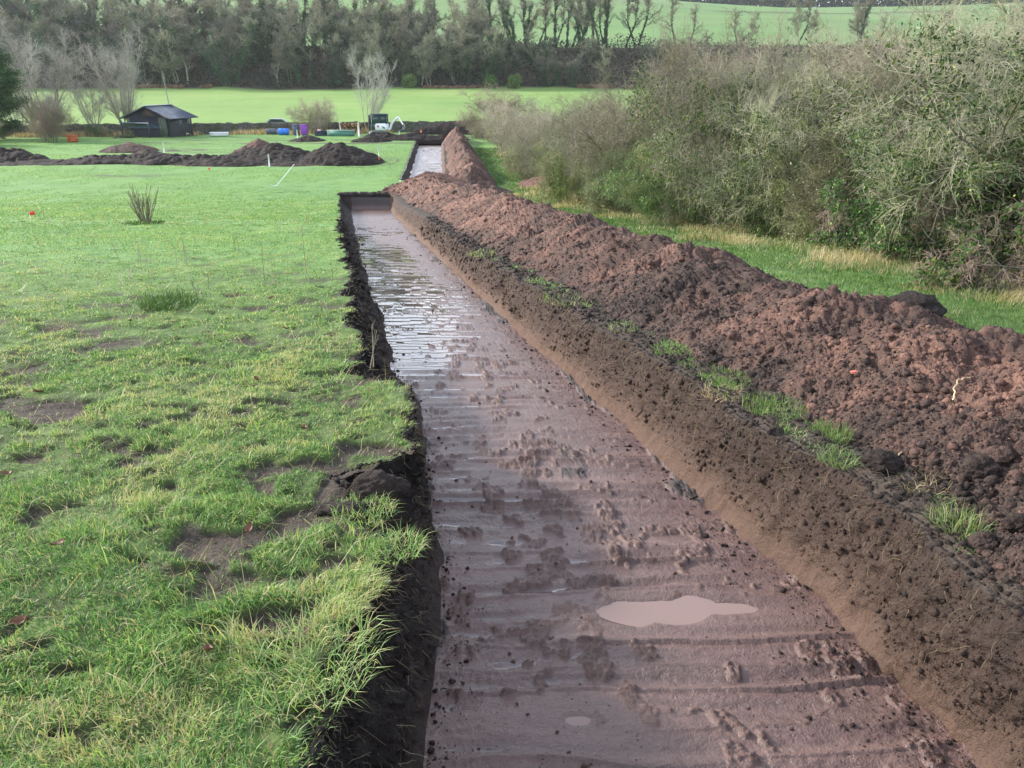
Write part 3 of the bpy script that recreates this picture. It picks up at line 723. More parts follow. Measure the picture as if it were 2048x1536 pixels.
P = np.stack([HX[i, j], HY[i, j], HZ[i, j]-S*.1], -1)
tag(clods(P, S, 5, M['soil'], np.clip(HRED[i, j]+rng.normal(0, .17, N), 0, 1), 'soil_crumbs', ''), 'loose crumbs of soil lying on the long spoil ridge', 'soil crumbs', kind='stuff')
N = 3000
yy_ = rows(1.8, 30, 4000)[rng.integers(0, 4000, N)]
side = rng.random(N); tpos = np.where(side < .45, 1-np.abs(rng.normal(0, .10, N)), np.where(side < .62, np.abs(rng.normal(0, .04, N)), rng.random(N)))
tpos = np.clip(tpos, .01, .99)
iy = np.clip(np.searchsorted(ys, yy_), 0, len(ys)-1); jx = (tpos*(XF.shape[1]-1)).astype(int)
S = (.003+.010*rng.random(N)**9)*(1+.06*yy_)*np.where(side < .62, 1.15, .8)
P = np.stack([XF[iy, jx], ys[iy], ZF[iy, jx]+S*.3], -1)
keep = (np.abs(P[:, 0]-.9) > .5) | (np.abs(P[:, 1]-3.42) > .2)
tag(clods(P[keep], S[keep], 9, M['soil'], np.where(side < .62, .15, .6)[keep], 'soil_crumbs', ''), 'dark and red crumbs fallen on the wet trench floor', 'soil crumbs', kind='stuff')

# crumbs on the cut faces and along both lips
N = 42000; yy_ = 1.3*np.exp(rng.random(N)*math.log(24/1.3)); iy = np.clip(np.searchsorted(ys, yy_), 0, len(ys)-1); u = rng.random(N)
ja = (nW*rng.random(N)**1.5*.9).astype(int); jb = nW-1-(nW*rng.random(N)**1.3*.8).astype(int); wl_ = rng.random(N)**1.6
P = np.stack([WX[iy, ja], ys[iy], WZ[iy, ja]], -1); rd_ = redL[iy, ja]
S_ = 1; q = (u > .25)[:, None]; P = np.where(q, np.stack([VX[iy, jb], ys[iy], VZ[iy, jb]], -1), P); rd_ = np.where(q[:, 0], redR[iy, jb], rd_)
xb_ = ER(ys[iy])+wl_*.42; jB = np.array([np.searchsorted(XB[a], b) for a, b in zip(iy, xb_)]).clip(0, XB.shape[1]-1)
q = (u > .55)[:, None]; P = np.where(q, np.stack([XB[iy, jB], ys[iy], ZB[iy, jB]], -1), P); rd_ = np.where(q[:, 0], .2, rd_)
xa_ = EL(ys[iy])-wl_*.05; q = (u > .93)[:, None]; P = np.where(q, np.stack([xa_, ys[iy], ground(xa_, ys[iy])+.01], -1), P); rd_ = np.where(q[:, 0], .05, rd_)
S = (.002+.0045*rng.random(N)+.018*rng.random(N)**14)*(.75+.10*yy_)
tag(clods(P, S, 15, M['wall'], np.clip(rd_+rng.normal(-.02, .06, N), 0, 1), 'soil_crumbs', ''), 'dark crumbs of soil clinging to the cut faces and lips of the trench', 'soil crumbs', kind='stuff')
# ------------------------------------------------------------------ grass
def blades(rng, P, H, Wd, lean, ldir, tone, seg=2, base_sink=.01):
    """P (N,3) base; H height; Wd width; lean 0..1; ldir heading"""
    N = len(P); phi = rng.uniform(0, 2*np.pi, N)
    sx, sy = np.cos(phi)*Wd/2, np.sin(phi)*Wd/2
    dx, dy = np.cos(ldir), np.sin(ldir)
    z = np.zeros(N)
    def pt(k):
        out = lean*H*k**1.7; zz = H*k*(1-.62*lean*k)
        return np.stack([P[:, 0]+dx*out, P[:, 1]+dy*out, P[:, 2]+zz-base_sink], -1)
    S = np.stack([sx, sy, z], -1)
    b, m, tp = pt(0), pt(.55), pt(1)
    V = np.stack([b-S, b+S, m+S*.8, m-S*.8, tp], 1).reshape(-1, 3)
    i = np.arange(N)[:, None]*5
    return V, i+np.array([[0, 1, 2, 3]]), i+np.array([[3, 2, 4]]), np.repeat(tone, 5)
rng = np.random.default_rng(11)
N = 950000
yy_ = 1.25*np.exp(rng.random(N)**.98*math.log(42/1.25))
w = rng.random(N)**1.05*(.80*yy_+2.4)
xg = EL(yy_)-w
bm = bare_mask(xg, yy_)
patch = .5+.5*fbm(xg*.8, yy_*.8, o=3, s=301)
keep = rng.random(N) > bm*.93
keep &= rng.random(N) < (.45+.75*patch)
keep &= (w > -.015+.03*rng.random(N)) & (rng.random(N) < .10+.25*ss(5, 2, yy_)+.90*ss(-.22, .10, relief(xg, yy_)/.034+.6*fbm(xg*9, yy_*9, o=2, s=307))) & (rng.random(N) < ss(43, 26, yy_))
xg, yy_, w, patch, bm = xg[keep], yy_[keep], w[keep], patch[keep], bm[keep]; N = len(xg)
zg = ground(xg, yy_)-.03*bm+relief(xg, yy_)
tuft = fbm(xg*3.3+5, yy_*3.3, o=3, s=302)
big = ss(.05, .45, tuft)
H = (.022+.030*rng.random(N)+.060*big*rng.random(N)*(.4+.6*ss(5, 2.2, yy_)))*(1+.018*yy_)*(1-.45*ss(5, 14, yy_))
H = H*np.where(rng.random(N) < .02, 2.0, 1)
Wd = (.0026+.0030*rng.random(N))*np.maximum(1, yy_/3.8)
ldir = 2*np.pi*fbm(xg*1.7, yy_*1.7, o=2, s=303)*1.2+rng.normal(0, 1.4, N)
ov = (w < .14); ldir = np.where(ov & (rng.random(N) < .7), rng.normal(0, .5, N), ldir)
lean = np.clip(rng.normal(.62, .25, N), .1, 1.05)
dry = fbm(xg*1.6+9, yy_*1.6, o=4, s=304, g=.7)
tone = np.clip(.47+.20*rng.normal(0, 1, N)+.30*dry+.16*tuft+.14*ss(0, .3, dry)*ss(8, 2, yy_), 0, .85)
tone = np.where(rng.random(N) < .09+.30*ss(.02, .35, dry), rng.uniform(.84, 1, N), tone)
V, Q, Tt, tn = blades(rng, np.stack([xg, yy_, zg], -1), H, Wd, lean, ldir, tone)
tag(mk('grass', V, Q, Tt, M['blade'], attrs={'tone': tn}), 'short wet green grass of the field left of the trench', 'grass', kind='stuff')
print('grass', N, round(time.time()-T0, 1))
# long loose straws and seed stalks lying over the near turf
N = 1500; yy_ = 1.6*np.exp(rng.random(N)*math.log(12/1.6)); xg = EL(yy_)-.05-rng.random(N)*(.75*yy_+1.5)
V, Q, Tt, tn = blades(rng, np.stack([xg, yy_, ground(xg, yy_)+.02], -1), rng.uniform(.10, .28, N), np.full(N, .0026)*np.maximum(1, yy_/3.5), rng.uniform(.8, 1.15, N), rng.uniform(0, 6.28, N), rng.random(N))
tag(mk('dead_grass', V, Q, Tt, M['straw'], attrs={'tone': tn}), 'pale dead stalks lying over the near turf', 'dead grass', kind='stuff')
# sparse tussocks farther out
N = 290000; yy_ = 14*np.exp(rng.random(N)*math.log(97/14.)); xr_l = np.where(yy_ < 45, EL(yy_), itp(yy_, XL2p)-.4); xg = xr_l-rng.random(N)*(.70*yy_)
k = fbm(xg*.5, yy_*.35, o=4, s=331, g=.65); keep = (k > -.12) & (rng.random(N) < ss(10, 26, yy_)) & (tyre(xg, yy_) < .3) & ~((np.abs(yy_-57.5) < 2.6) & (xg < -9.5))
xg, yy_, k = xg[keep], yy_[keep], k[keep]; n_ = len(xg)
V, Q, Tt, tn = blades(rng, np.stack([xg, yy_, ground(xg, yy_)], -1), (.035+.06*rng.random(n_))*(1+k), np.full(n_, .016)*yy_/45*(1+.4*rng.random(n_)), np.clip(rng.normal(.75, .2, n_), .1, 1.1), rng.uniform(0, 6.28, n_), np.clip(.42+.35*k+.13*rng.normal(0, 1, n_), 0, .9))
tag(mk('grass', V, Q, Tt, M['blade'], attrs={'tone': tn}), 'tussocky green grass of the far part of the dug field', 'grass', kind='stuff')
# ragged turf left on the berm of the right lip
N = 16000; yy_ = 2.3*np.exp(rng.random(N)*math.log(16/2.3)); w = .04+.42*rng.random(N)**.8; xg = ER(yy_)+w
k = fbm(xg*3.4, yy_*1.9, o=3, s=341)+.30*np.exp(-((yy_-5.6)/1.5)**2)*np.exp(-((w-.24)/.16)**2)-.02; keep = rng.random(N) < ss(.16, .40, k)
xg, yy_, k = xg[keep], yy_[keep], k[keep]; n_ = len(xg)
V, Q, Tt, tn = blades(rng, np.stack([xg, yy_, ground(xg, yy_)+.02], -1), .03+.045*rng.random(n_), np.full(n_, .0035)*np.maximum(1, yy_/4), np.clip(rng.normal(.8, .25, n_), .1, 1.1), rng.uniform(0, 6.28, n_), np.clip(rng.normal(.5, .25, n_), 0, 1))
tag(mk('grass', V, Q, Tt, M['blade'], attrs={'tone': tn}), 'ragged remains of turf on the muddy berm right of the trench', 'grass', kind='stuff')
# thin dead weed stems standing in the middle of the field
N = 1500; yy_ = 5*np.exp(rng.random(N)*math.log(36/5.)); xg = EL(yy_)-rng.random(N)*.72*yy_; k = fbm(xg*.35, yy_*.3, o=3, s=351)+.45*np.exp(-((xg+4)/3)**2-((yy_-10)/3.5)**2); keep = rng.random(N) < ss(.0, .4, k)
xg, yy_ = xg[keep], yy_[keep]; n_ = len(xg)
V, Q, Tt, tn = blades(rng, np.stack([xg, yy_, ground(xg, yy_)], -1), rng.uniform(.10, .34, n_), np.full(n_, .0035)*np.maximum(1, yy_/6), np.clip(rng.normal(.2, .3, n_), 0, 1), rng.uniform(0, 6.28, n_), rng.random(n_)*.5)
tag(mk('dead_stems', V, Q, Tt, M['straw'], attrs={'tone': tn}), 'thin dead weed stems standing about the field', 'dead stems', kind='stuff')
# verge grass right of the ridge
N = 150000; yy_ = 5*np.exp(rng.random(N)**.9*math.log(70/5.))
hb = itp(yy_, [(5, 6.0), (9.5, 6.6), (13.6, 6.5), (17.3, 5.4), (25.8, 3.4), (51, 1.6), (90, -2.4)])
rdg_b = itp(yy_, [(5, 4.2), (12, 3.0), (24, 1.0), (38, -1.9), (42, -1.2), (82, -4.6)])
q = rng.random(N); xg = rdg_b-.35+(hb+1.8-rdg_b)*q
zg = ground(xg, yy_)
strawy = ss(.38, .62, q+.30*fbm(xg*.7, yy_*.7, o=3, s=311))*(.35+.65*ss(-.2, .3, fbm(xg*1.1, yy_*1.1, o=3, s=313)))
keep = rng.random(N) > .5*ss(.1, .4, fbm(xg*1.4, yy_*1.4, o=3, s=312))*(1-strawy)
H = (.05+.05*rng.random(N)+strawy*(.05+.20*rng.random(N)))*(1+.006*yy_)
Wd = (.004+.004*rng.random(N))*np.maximum(1, yy_/7.5)*(1-.25*strawy)
tone = np.clip(np.where(rng.random(N) < strawy*.85, rng.uniform(.75, 1, N), .36+.15*rng.normal(0, 1, N))+.12*fbm(xg, yy_, o=2, s=5), 0, 1)
V, Q, Tt, tn = blades(rng, np.stack([xg, yy_, zg], -1)[keep], H[keep], Wd[keep], np.clip(rng.normal(.6, .3, N), .05, 1.1)[keep], (2*np.pi*fbm(xg, yy_, o=2, s=9)*1.5+rng.normal(0, .8, N))[keep], tone[keep])
tag(mk('grass', V, Q, Tt, M['verge'], attrs={'tone': tn}), 'green verge grass turning to straw at the foot of the bushes', 'grass', kind='stuff')
# rough straw strip in front of the stone wall and at the pasture edge
N = 26000; xg = rng.uniform(-60, 2, N); wy = 100.6+.235*(xg+.3)-.6; yy_ = wy-1-np.abs(rng.normal(0, 1.0, N))-.2
zg = ground(xg, yy_); m = fbm(xg*.25, xg*0, o=3, s=6); keep = (rng.random(N) < .35+1.3*m) & ((xg < -11.5) | (xg > -4))
V, Q, Tt, tn = blades(rng, np.stack([xg, yy_, zg], -1)[keep], (.25+.45*rng.random(N))[keep], np.full(N, .05)[keep], np.clip(rng.normal(.4, .3, N), 0, 1)[keep], rng.uniform(0, 6.28, N)[keep], rng.random(N)[keep])
tag(mk('dead_grass', V, Q, Tt, M['straw'], attrs={'tone': tn}), 'rough straw-coloured grass along the foot of the stone wall', 'dead grass', kind='stuff')

# tufts hanging on the right lip
def tuft(x, y, n, r, h, mat, label, seed, z=None, leanm=.5, tn0=.55, sink=0.02, grp=None):
    rg = np.random.default_rng(seed); a = rg.uniform(0, 6.28, n); rr = r*np.sqrt(rg.random(n))
    px, py = x+rr*np.cos(a)*1.0, y+rr*np.sin(a)*1.5
    pz = ground(px, py)+.02 if z is None else np.full(n, z)-.35*(rr/r)**2*.1
    V, Q, Tt, tn = blades(rg, np.stack([px, py, pz], -1), h*rg.uniform(.5, 1.2, n), np.full(n, .0035)*max(1, y/4), np.clip(rg.normal(leanm, .3, n), 0, 1.1), a+rg.normal(0, 1.3, n), np.clip(rg.normal(tn0, .2, n), 0, 1))
    return tag(mk('grass_tuft', V, Q, Tt, mat, attrs={'tone': tn}), label, 'grass tuft', grp)
def lipx(y, o): return float(ER(np.array([y]))[0])+o
tf = [(6.6, .24, 420, .18, .06, 'bright grass tuft on the berm, farthest of those beside the ridge'), (5.7, .24, 520, .17, .07, 'wide bright grass tuft on the berm near the middle of the row'),
      (6.1, .22, 320, .14, .05, 'thin strip of grass between the farthest tufts on the berm'), (4.95, .30, 950, .20, .08, 'largest bright green grass tuft on the berm'),
      (4.4, .32, 420, .10, .10, 'spiky grass tuft at the near end of the row on the berm')]
for k, (y, o, n, r, h, l) in enumerate(tf): tuft(lipx(y, o), y, n, r, h, M['clump'], l, 400+k)
tuft(lipx(3.95, .04), 3.95, 200, .09, .12, M['clump'], 'small grass tuft drooping over the lip below the dark clod', 410, leanm=.9)
tuft(1.98, 3.12, 240, .10, .14, M['clump'], 'grass tuft with pale straws among clods at the near right', 411, tn0=.7)
tuft(2.05, 3.6, 120, .14, .12, M['straw'], 'bleached roots and straws spread on dark soil beyond the near right tuft', 412, leanm=.95)['kind'] = 'stuff'
tuft(lipx(2.45, .22), 2.45, 120, .14, .12, M['straw'], 'bleached straws trailing over the near right lip', 413, leanm=1.0)['kind'] = 'stuff'
tuft(lipx(5.3, .05), 5.3, 140, .14, .08, M['straw'], 'grey dead grass roots hanging from the lip by the bright tufts', 414, leanm=1.0)
tuft(lipx(7.6, .2), 7.6, 160, .15, .06, M['verge'], 'pale thin grass patch on the berm beyond the bright tufts', 415)
tuft(lipx(9.4, .15), 9.4, 260, .35, .07, M['verge'], 'yellowish grass patch at the ridge foot halfway along the trench', 416)
tuft(lipx(14.5, .15), 14.5, 260, .4, .09, M['verge'], 'olive grass patch at the ridge foot towards the trench end', 417)
tuft(-4.0, 9.1, 700, .30, .16, M['clump'], 'lush dark green grass clump in the scruffy patch of field', 418, tn0=.15)
tuft(float(EL(np.array([3.3]))[0])+.0, 3.3, 420, .14, .07, M['blade'], 'bright grass tuft on the slumped turf left of the trench', 419, leanm=.8, tn0=.6)
tuft(float(EL(np.array([2.9]))[0])+.02, 2.95, 260, .10, .09, M['blade'], 'grass tuft overhanging the dark cut just before the slumped turf', 420, leanm=.9, tn0=.6)
tuft(float(EL(np.array([2.15]))[0])-.06, 2.15, 700, .20, .10, M['blade'], 'long yellow-green grass hanging over the nearest left lip', 421, leanm=.9, tn0=.66)

N = 2600; rt_ = np.random.default_rng(21); yy_ = 1.4*np.exp(rt_.random(N)*math.log(14/1.4)); iy = np.clip(np.searchsorted(ys, yy_), 0, len(ys)-1)
lft = rt_.random(N) < .7; jx = (nW*np.where(lft, rt_.random(N)**1.6*.75, .99-.5*rt_.random(N)**1.8)).astype(int).clip(1, nW-2)
P = np.where(lft[:, None], np.stack([WX[iy, jx], ys[iy], WZ[iy, jx]], -1), np.stack([VX[iy, jx], ys[iy], VZ[iy, jx]], -1))
d = np.stack([np.where(lft, 1., -1.)*rt_.uniform(.2, 1, N), rt_.normal(0, .6, N), rt_.normal(-.5, .5, N)], -1)
Pp, Rr_ = grow(rt_, P, d, rt_.uniform(.02, .09, N)*np.where(rt_.random(N) < .1, 2.2, 1), np.full(N, .0011)*np.maximum(1, yy_/3), 5, .35, -.15, .5)
V, Q = tubes(Pp, Rr_, 3)
tag(mk('root_hairs', V, Q, mat=m_bark('root hair', (.10, .075, .05), (.32, .25, .16), 9)), 'fine roots sticking out of the cut faces of the trench', 'roots', kind='stuff')
# curled turf and root lump on the left lip
def lumpmesh(c, s, seed, mat, red, name, label, cat_):
    V = IV.copy(); 
    # one more subdivision by noise-displaced normalised midpoints
    vs = [tuple(v) for v in V]; fs = []; cache = {}
    def mid(a, b):
        k = (min(a, b), max(a, b))
        if k not in cache:
            m = (np.array(vs[a])+np.array(vs[b]))/2; vs.append(tuple(m/np.linalg.norm(m))); cache[k] = len(vs)-1
        return cache[k]
    F = IF
    for _ in range(3):
        fs = []; cache.clear()
        for a, b, c_ in F:
            x, y, z = mid(a, b), mid(b, c_), mid(c_, a); fs += [(a, x, z), (b, y, x), (c_, z, y), (x, y, z)]
        F = np.array(fs)
    V = np.array(vs); n = V.copy()
    k = 1+.30*fbm(n[:, 0]*1.3+seed, n[:, 1]*1.3, n[:, 2]*1.3, o=2, s=seed)+.26*fbm(n[:, 0]*3.5, n[:, 1]*3.5, n[:, 2]*3.5+seed, o=4, s=seed+2, g=.6)
    V = n*k[:, None]*np.array(s)+np.array(c)
    return tag(mk(name, V, tris=F, mat=mat, attrs={'red': np.full(len(V), red)}), label, cat_)
def hz(x, y): return heap_z(x, y)
lumpmesh((-.66, 3.55, float(ground(-.66, 3.55))+.02), (.13, .10, .09), 3, M['wall'], .15, 'turf_lump', 'dark rooty lump of upturned turf on the left lip of the trench', 'turf lump')
lumpmesh((-.80, 3.36, float(ground(-.8, 3.36))-.01), (.16, .08, .05), 8, M['wall'], .18, 'turf_lump', 'flat brown slab of torn turf behind the upturned lump', 'turf lump')
lumpmesh((lipx(3.8, .2), 3.8, float(ground(1.9, 3.8))+.06), (.11, .09, .06), 12, M['soil'], .12, 'soil_clod', 'big dark clod sitting on the right lip beside the drooping tuft', 'clod')
for (x, y, s, sd, rd, l) in [(2.36, 3.62, (.10, .08, .07), 21, .25, 'square-ended grey clod on the near right slope of the ridge'), (2.50, 3.74, (.08, .07, .055), 22, .5, 'reddish clod just above the square-ended grey clod'),
                             (2.15, 2.95, (.07, .05, .05), 23, .15, 'rounded dark clod beside the near right tuft'), (2.45, 2.75, (.08, .06, .05), 24, .7, 'red clod at the near right edge among dark soil'),
                             (1.98, 2.9, (.055, .05, .05), 25, .3, 'brown clod just left of the rounded dark one')]:
    lumpmesh((x, y, hz(x, y)+s[2]*.3), s, sd, M['soil'], rd, 'soil_clod', l, 'clod')
lumpmesh((3.35, 6.45, hz(3.35, 6.45)-.03), (.22, .26, .15), 31, M['soil'], .05, 'soil_clod', 'dark rounded lump of topsoil on the crest of the long ridge', 'clod')
brick = NT('brick red'); brick.fin((.50, .17, .13), .7, .3)
lumpmesh((2.30, 5.05, hz(2.3, 5.05)+.012), (.034, .022, .014), 41, brick.m, 1, 'brick_fragment', 'small bright orange-red brick fragment on the ridge slope', 'brick fragment')
rootm = m_plain('pale root', (.55, .42, .26), .7)
def root(pts, r, label):
    P = np.array([(x, y, hz(x, y)+.022+dz) for x, y, dz in pts]); 
    t = np.linspace(0, len(P)-1, 24); Pi = np.stack([np.interp(t, np.arange(len(P)), P[:, k]) for k in range(3)], -1)
    Pi += .004*np.random.default_rng(len(label)).normal(0, 1, Pi.shape)
    V, Q = tubes(Pi[None], np.linspace(r, r*.5, 24)[None], 6)
    tag(mk('root', V, Q, mat=rootm), label, 'root')
root([(1.96, 4.0, 0), (2.02, 3.92, .0), (2.08, 3.93, .01), (2.16, 4.02, .0)], .005, 'pale curved root lying on dark soil above the drooping tuft')
root([(2.55, 4.30, 0), (2.62, 4.42, .0), (2.68, 4.52, .01), (2.80, 4.58, .0)], .006, 'pale kinked root high on the ridge slope at the right')
print('details', round(time.time()-T0, 1))

# ------------------------------------------------------------------ shrubs and trees
def shrub_parts(seed, Hh, Rr, ns=12, n1=12, n2=12, n3=7, droop=0., mt='twig_grey', leafn=9000, leafsz=.03, leafmat='leafg', leaftop=.6, rt=.0034, arch=.15):
    """returns an Empty with stems, twigs and leaves, base at the origin"""
    rg = np.random.default_rng(seed)
    root_ = empty('shrub')
    a = rg.uniform(0, 6.28, ns); rr = Rr*.35*np.sqrt(rg.random(ns))
    st = np.stack([rr*np.cos(a), rr*np.sin(a), np.zeros(ns)-.1], -1)
    tilt = rg.uniform(.05, .75, ns)
    d = np.stack([np.cos(a)*tilt*Rr/Hh*1.5, np.sin(a)*tilt*Rr/Hh*1.5, np.ones(ns)], -1)
    P0, R0 = grow(rg, st, d, Hh*rg.uniform(.65, 1.02, ns), rg.uniform(.010, .026, ns)*Hh/3, 9, .16, .0, .3)
    P1, R1 = branch(rg, P0, R0, n1, .12, .98, .75, (.25*Hh, .48*Hh), .55, 7, .22, -.02+droop, .0075)
    P2, R2 = branch(rg, P1, R1, n2, .1, 1., .8, (.10*Hh, .26*Hh), .5, 6, .30, droop*1.5, .0044)
    P3, R3 = branch(rg, P2, R2, n3, .1, 1., .85, (.05*Hh, .15*Hh), .6, 4, .30, droop, rt)
    V, Q = cat(tubes(P0, R0, 6), tubes(P1, R1, 4)); mk('stems', V, Q, mat=M['bark'], parent=root_)
    V, Q = cat(tubes(P2, R2, 3), tubes(P3, R3, 3)); mk('twigs', V, Q, mat=M[mt], parent=root_)
    if leafn:
        src = P3.reshape(-1, 3); src = src[src[:, 2] < Hh*leaftop*(1+.4*fbm(src[:, 0]*1.2, src[:, 1]*1.2, src[:, 2]*1.2, s=3))]
        src = src[vn(src[:, 0]*1.6, src[:, 1]*1.6, src[:, 2]*1.6, s=seed) > -.15]
        C = src[rg.integers(0, len(src), leafn)]+rg.normal(0, .03, (leafn, 3))
        V, T_, tn = leaves(rg, C, leafsz); mk('leaves', V, tris=T_, mat=M[leafmat], parent=root_, attrs={'tone': tn}, smooth=False)
    return root_
SH = {
 'haw': shrub_parts(1, 3.9, 2.0, 15, 12, 12, 5, .0, 'twig_grey', 24000, .030, 'leafg', .75),
 'tangle': shrub_parts(2, 3.0, 2.0, 16, 12, 12, 5, -.07, 'twig_green', 24000, .030, 'leafg', .80),
 'grey': shrub_parts(3, 3.8, 1.9, 16, 12, 12, 5, .03, 'twig_grey', 9000, .026, 'hedgeleaf', .7),
 'brown': shrub_parts(4, 3.7, 1.7, 15, 12, 12, 6, .04, 'twig_brown', 14000, .03, 'hedgeleaf', .85),
 'olive': shrub_parts(5, 2.2, 1.6, 18, 12, 13, 9, -.02, 'twig_green', 14000, .024, 'hedgeleaf', 1.0),
 'bramble': shrub_parts(6, 1.8, 2.0, 18, 12, 11, 7, -.13, 'twig_brown', 26000, .034, 'leafg', 1.1),
}
used = set()
def place(kind, x, y, rz, sc, label, cat_='shrub', name=None, dz=0, group=None):
    r = SH[kind]
    if kind in used: r = copy_tree(r)
    used.add(kind)
    r.name = name or 'shrub'
    tag(r, label, cat_, group); r.location = (x, y, float(ground(np.array(float(x)), np.array(float(y))))+dz)
    r.rotation_euler = (0, 0, rz); r.scale = sc if hasattr(sc, '__len__') else (sc,)*3
    return r
BR = 'bramble_bush'
hedge = [
 ('bramble', 7.6, 9.6, .3, (1, 1, 1.15), 'leafy bramble mound nearest the right edge of the field', BR),
 ('bramble', 8.0, 12.2, 2.1, (1.0, 1.0, 1.2), 'bramble mound with many green leaves behind the nearest one', BR),
 ('tangle', 9.6, 10.8, 1.0, (1.05, 1.05, 1.0), 'green-stemmed tangle rising above the nearest brambles', None),
 ('haw', 9.2, 13.2, .4, (1.15, 1.15, 1.22), 'tallest bare hawthorn with arching branches at the right', 'hawthorn_bush'),
 ('tangle', 7.6, 14.6, 3.2, (.95, .95, .9), 'arching tangle with leafy skirt left of the tallest hawthorn', None),
 ('bramble', 7.0, 14.4, 4.2, (.8, .8, .95), 'bramble patch with yellow-green leaves before the arching tangle', BR),
 ('brown', 8.3, 17.2, .9, (1.05, 1.05, 1.1), 'reddish-brown twiggy shrub with an olive haze behind the brambles', None),
 ('olive', 6.5, 17.0, .1, (1.0, 1.0, .95), 'rounded olive-green mound standing forward of the hedge', None),
 ('olive', 7.4, 15.6, 2.8, (1.1, 1.0, 1.0), 'olive-green bush between the rounded mound and the bramble patch', None),
 ('brown', 10.6, 16.6, 4.4, (1.2, 1.2, 1.3), 'brown twiggy shrub behind the tallest hawthorn', None),
 ('haw', 5.2, 21.6, 2.2, (1.0, 1.0, 1.25), 'pale bare hawthorn with dense twigs in the middle of the hedge', 'hawthorn_bush'),
 ('tangle', 4.5, 21.2, 5.0, (.78, .78, .75), 'low green tangle over a dark hollow at the middle hawthorn', None),
 ('grey', 7.7, 21.8, 1.3, (1.1, 1.1, 1.32), 'silver-grey twiggy bush between olive mound and middle hawthorn', None),
 ('haw', 10.4, 20.2, 5.3, (1.3, 1.3, 1.3), 'spreading bare hawthorn behind the reddish shrub', 'hawthorn_bush'),
 ('grey', 12.4, 16.2, 3.1, (1.2, 1.2, 1.25), 'grey twig thicket far behind the nearest brambles', None),
 ('haw', 13.0, 12.8, 1.8, (1.1, 1.1, .85), 'bare hawthorn at the extreme right behind the brambles', 'hawthorn_bush'),
 ('haw', 6.6, 19.2, 1.0, (.9, .9, .98), 'bare hawthorn joining the olive mound to the middle of the hedge', 'hawthorn_bush'),
 ('tangle', 6.0, 18.6, 3.9, (.85, .85, .75), 'low green-stemmed tangle in the gap beside the rounded olive mound', None),
 ('tangle', 5.6, 24.0, 2.2, (1.0, 1.0, 1.1), 'green-stemmed tangle at the back of the middle hawthorn', None),
 ('grey', 4.6, 27.2, .3, (1.1, 1.1, 1.22), 'blue-grey bush behind the middle hawthorn', None),
 ('brown', 7.0, 27.4, 2.0, (1.2, 1.2, 1.4), 'pinkish-brown twig bush deep in the middle of the hedge', None),
 ('haw', 9.6, 26.5, 3.9, (1.3, 1.3, 1.45), 'tall grey hawthorn deep in the middle of the hedge', 'hawthorn_bush'),
 ('olive', 3.6, 26.0, 1.2, (1.0, 1.0, 1.0), 'green leafy bush at the grass edge before the blue-grey bush', None),
 ('grey', 3.4, 33.5, 4.1, (1.1, 1.1, 1.1), 'grey bush overlooking the small red-brown heap', None),
 ('tangle', 2.4, 32.0, 2.5, (.8, .8, .9), 'green tangled bush at the foot of the grey bush by the small heap', None),
 ('brown', 6.2, 35.0, 4.7, (1.3, 1.3, 1.15), 'brown twig bush behind the grey bush by the small heap', None),
 ('grey', 9.8, 34.5, 1.7, (1.5, 1.5, 1.3), 'large grey thicket at the back of the hedge', None),
 ('grey', 2.6, 42.0, 2.9, (1.15, 1.15, .95), 'low grey bush past the small red-brown heap', None),
 ('olive', 1.7, 47.0, 3.3, (1.3, 1.3, 1.1), 'deep green rounded bush where the verge narrows', None),
 ('grey', 1.6, 55.0, .8, (1.2, 1.2, 1.0), 'blue-grey round bush near the far end of the hedge', None),
 ('brown', 5.4, 46.0, 5.8, (1.5, 1.5, 1.2), 'wide brown bush behind the deep green rounded one', None),
 ('grey', -.4, 66.0, 3.7, (1.35, 1.35, 1.1), 'pale grey dome-shaped bush left of the blue-grey one', None),
 ('brown', -1.2, 77.0, 1.1, (1.5, 1.5, 1.25), 'pale brown bush at the end of the hedge near the stone wall', None),
 ('olive', -2.6, 84.0, 1.9, (1.3, 1.3, .9), 'low olive bush closing the hedge beside the wall', None),
 ('grey', 4.6, 60.0, 2.3, (1.8, 1.8, 1.25), 'broad grey thicket behind the blue-grey round bush', None),
 ('haw', 14.5, 24.0, .7, (1.5, 1.5, 1.25), 'bare hawthorn at the back right of the hedge', 'hawthorn_bush'),
 ('grey', 18.0, 20.0, 4.9, (1.6, 1.6, 1.1), 'grey thicket at the far right back of the hedge', None),
 ('haw', 13.5, 34.0, 3.0, (1.6, 1.6, 1.5), 'highest bare tree-like hawthorn behind the hedge', 'hawthorn_bush'),
 ('grey', 20, 30, .2, (2, 2, 1.3), 'grey twig mass in the far right background of the hedge', None),
]
for h in hedge: place(h[0], h[1], h[2], h[3], h[4], h[5], 'bramble' if h[6] == BR else ('hawthorn' if h[6] else 'shrub'), h[6])
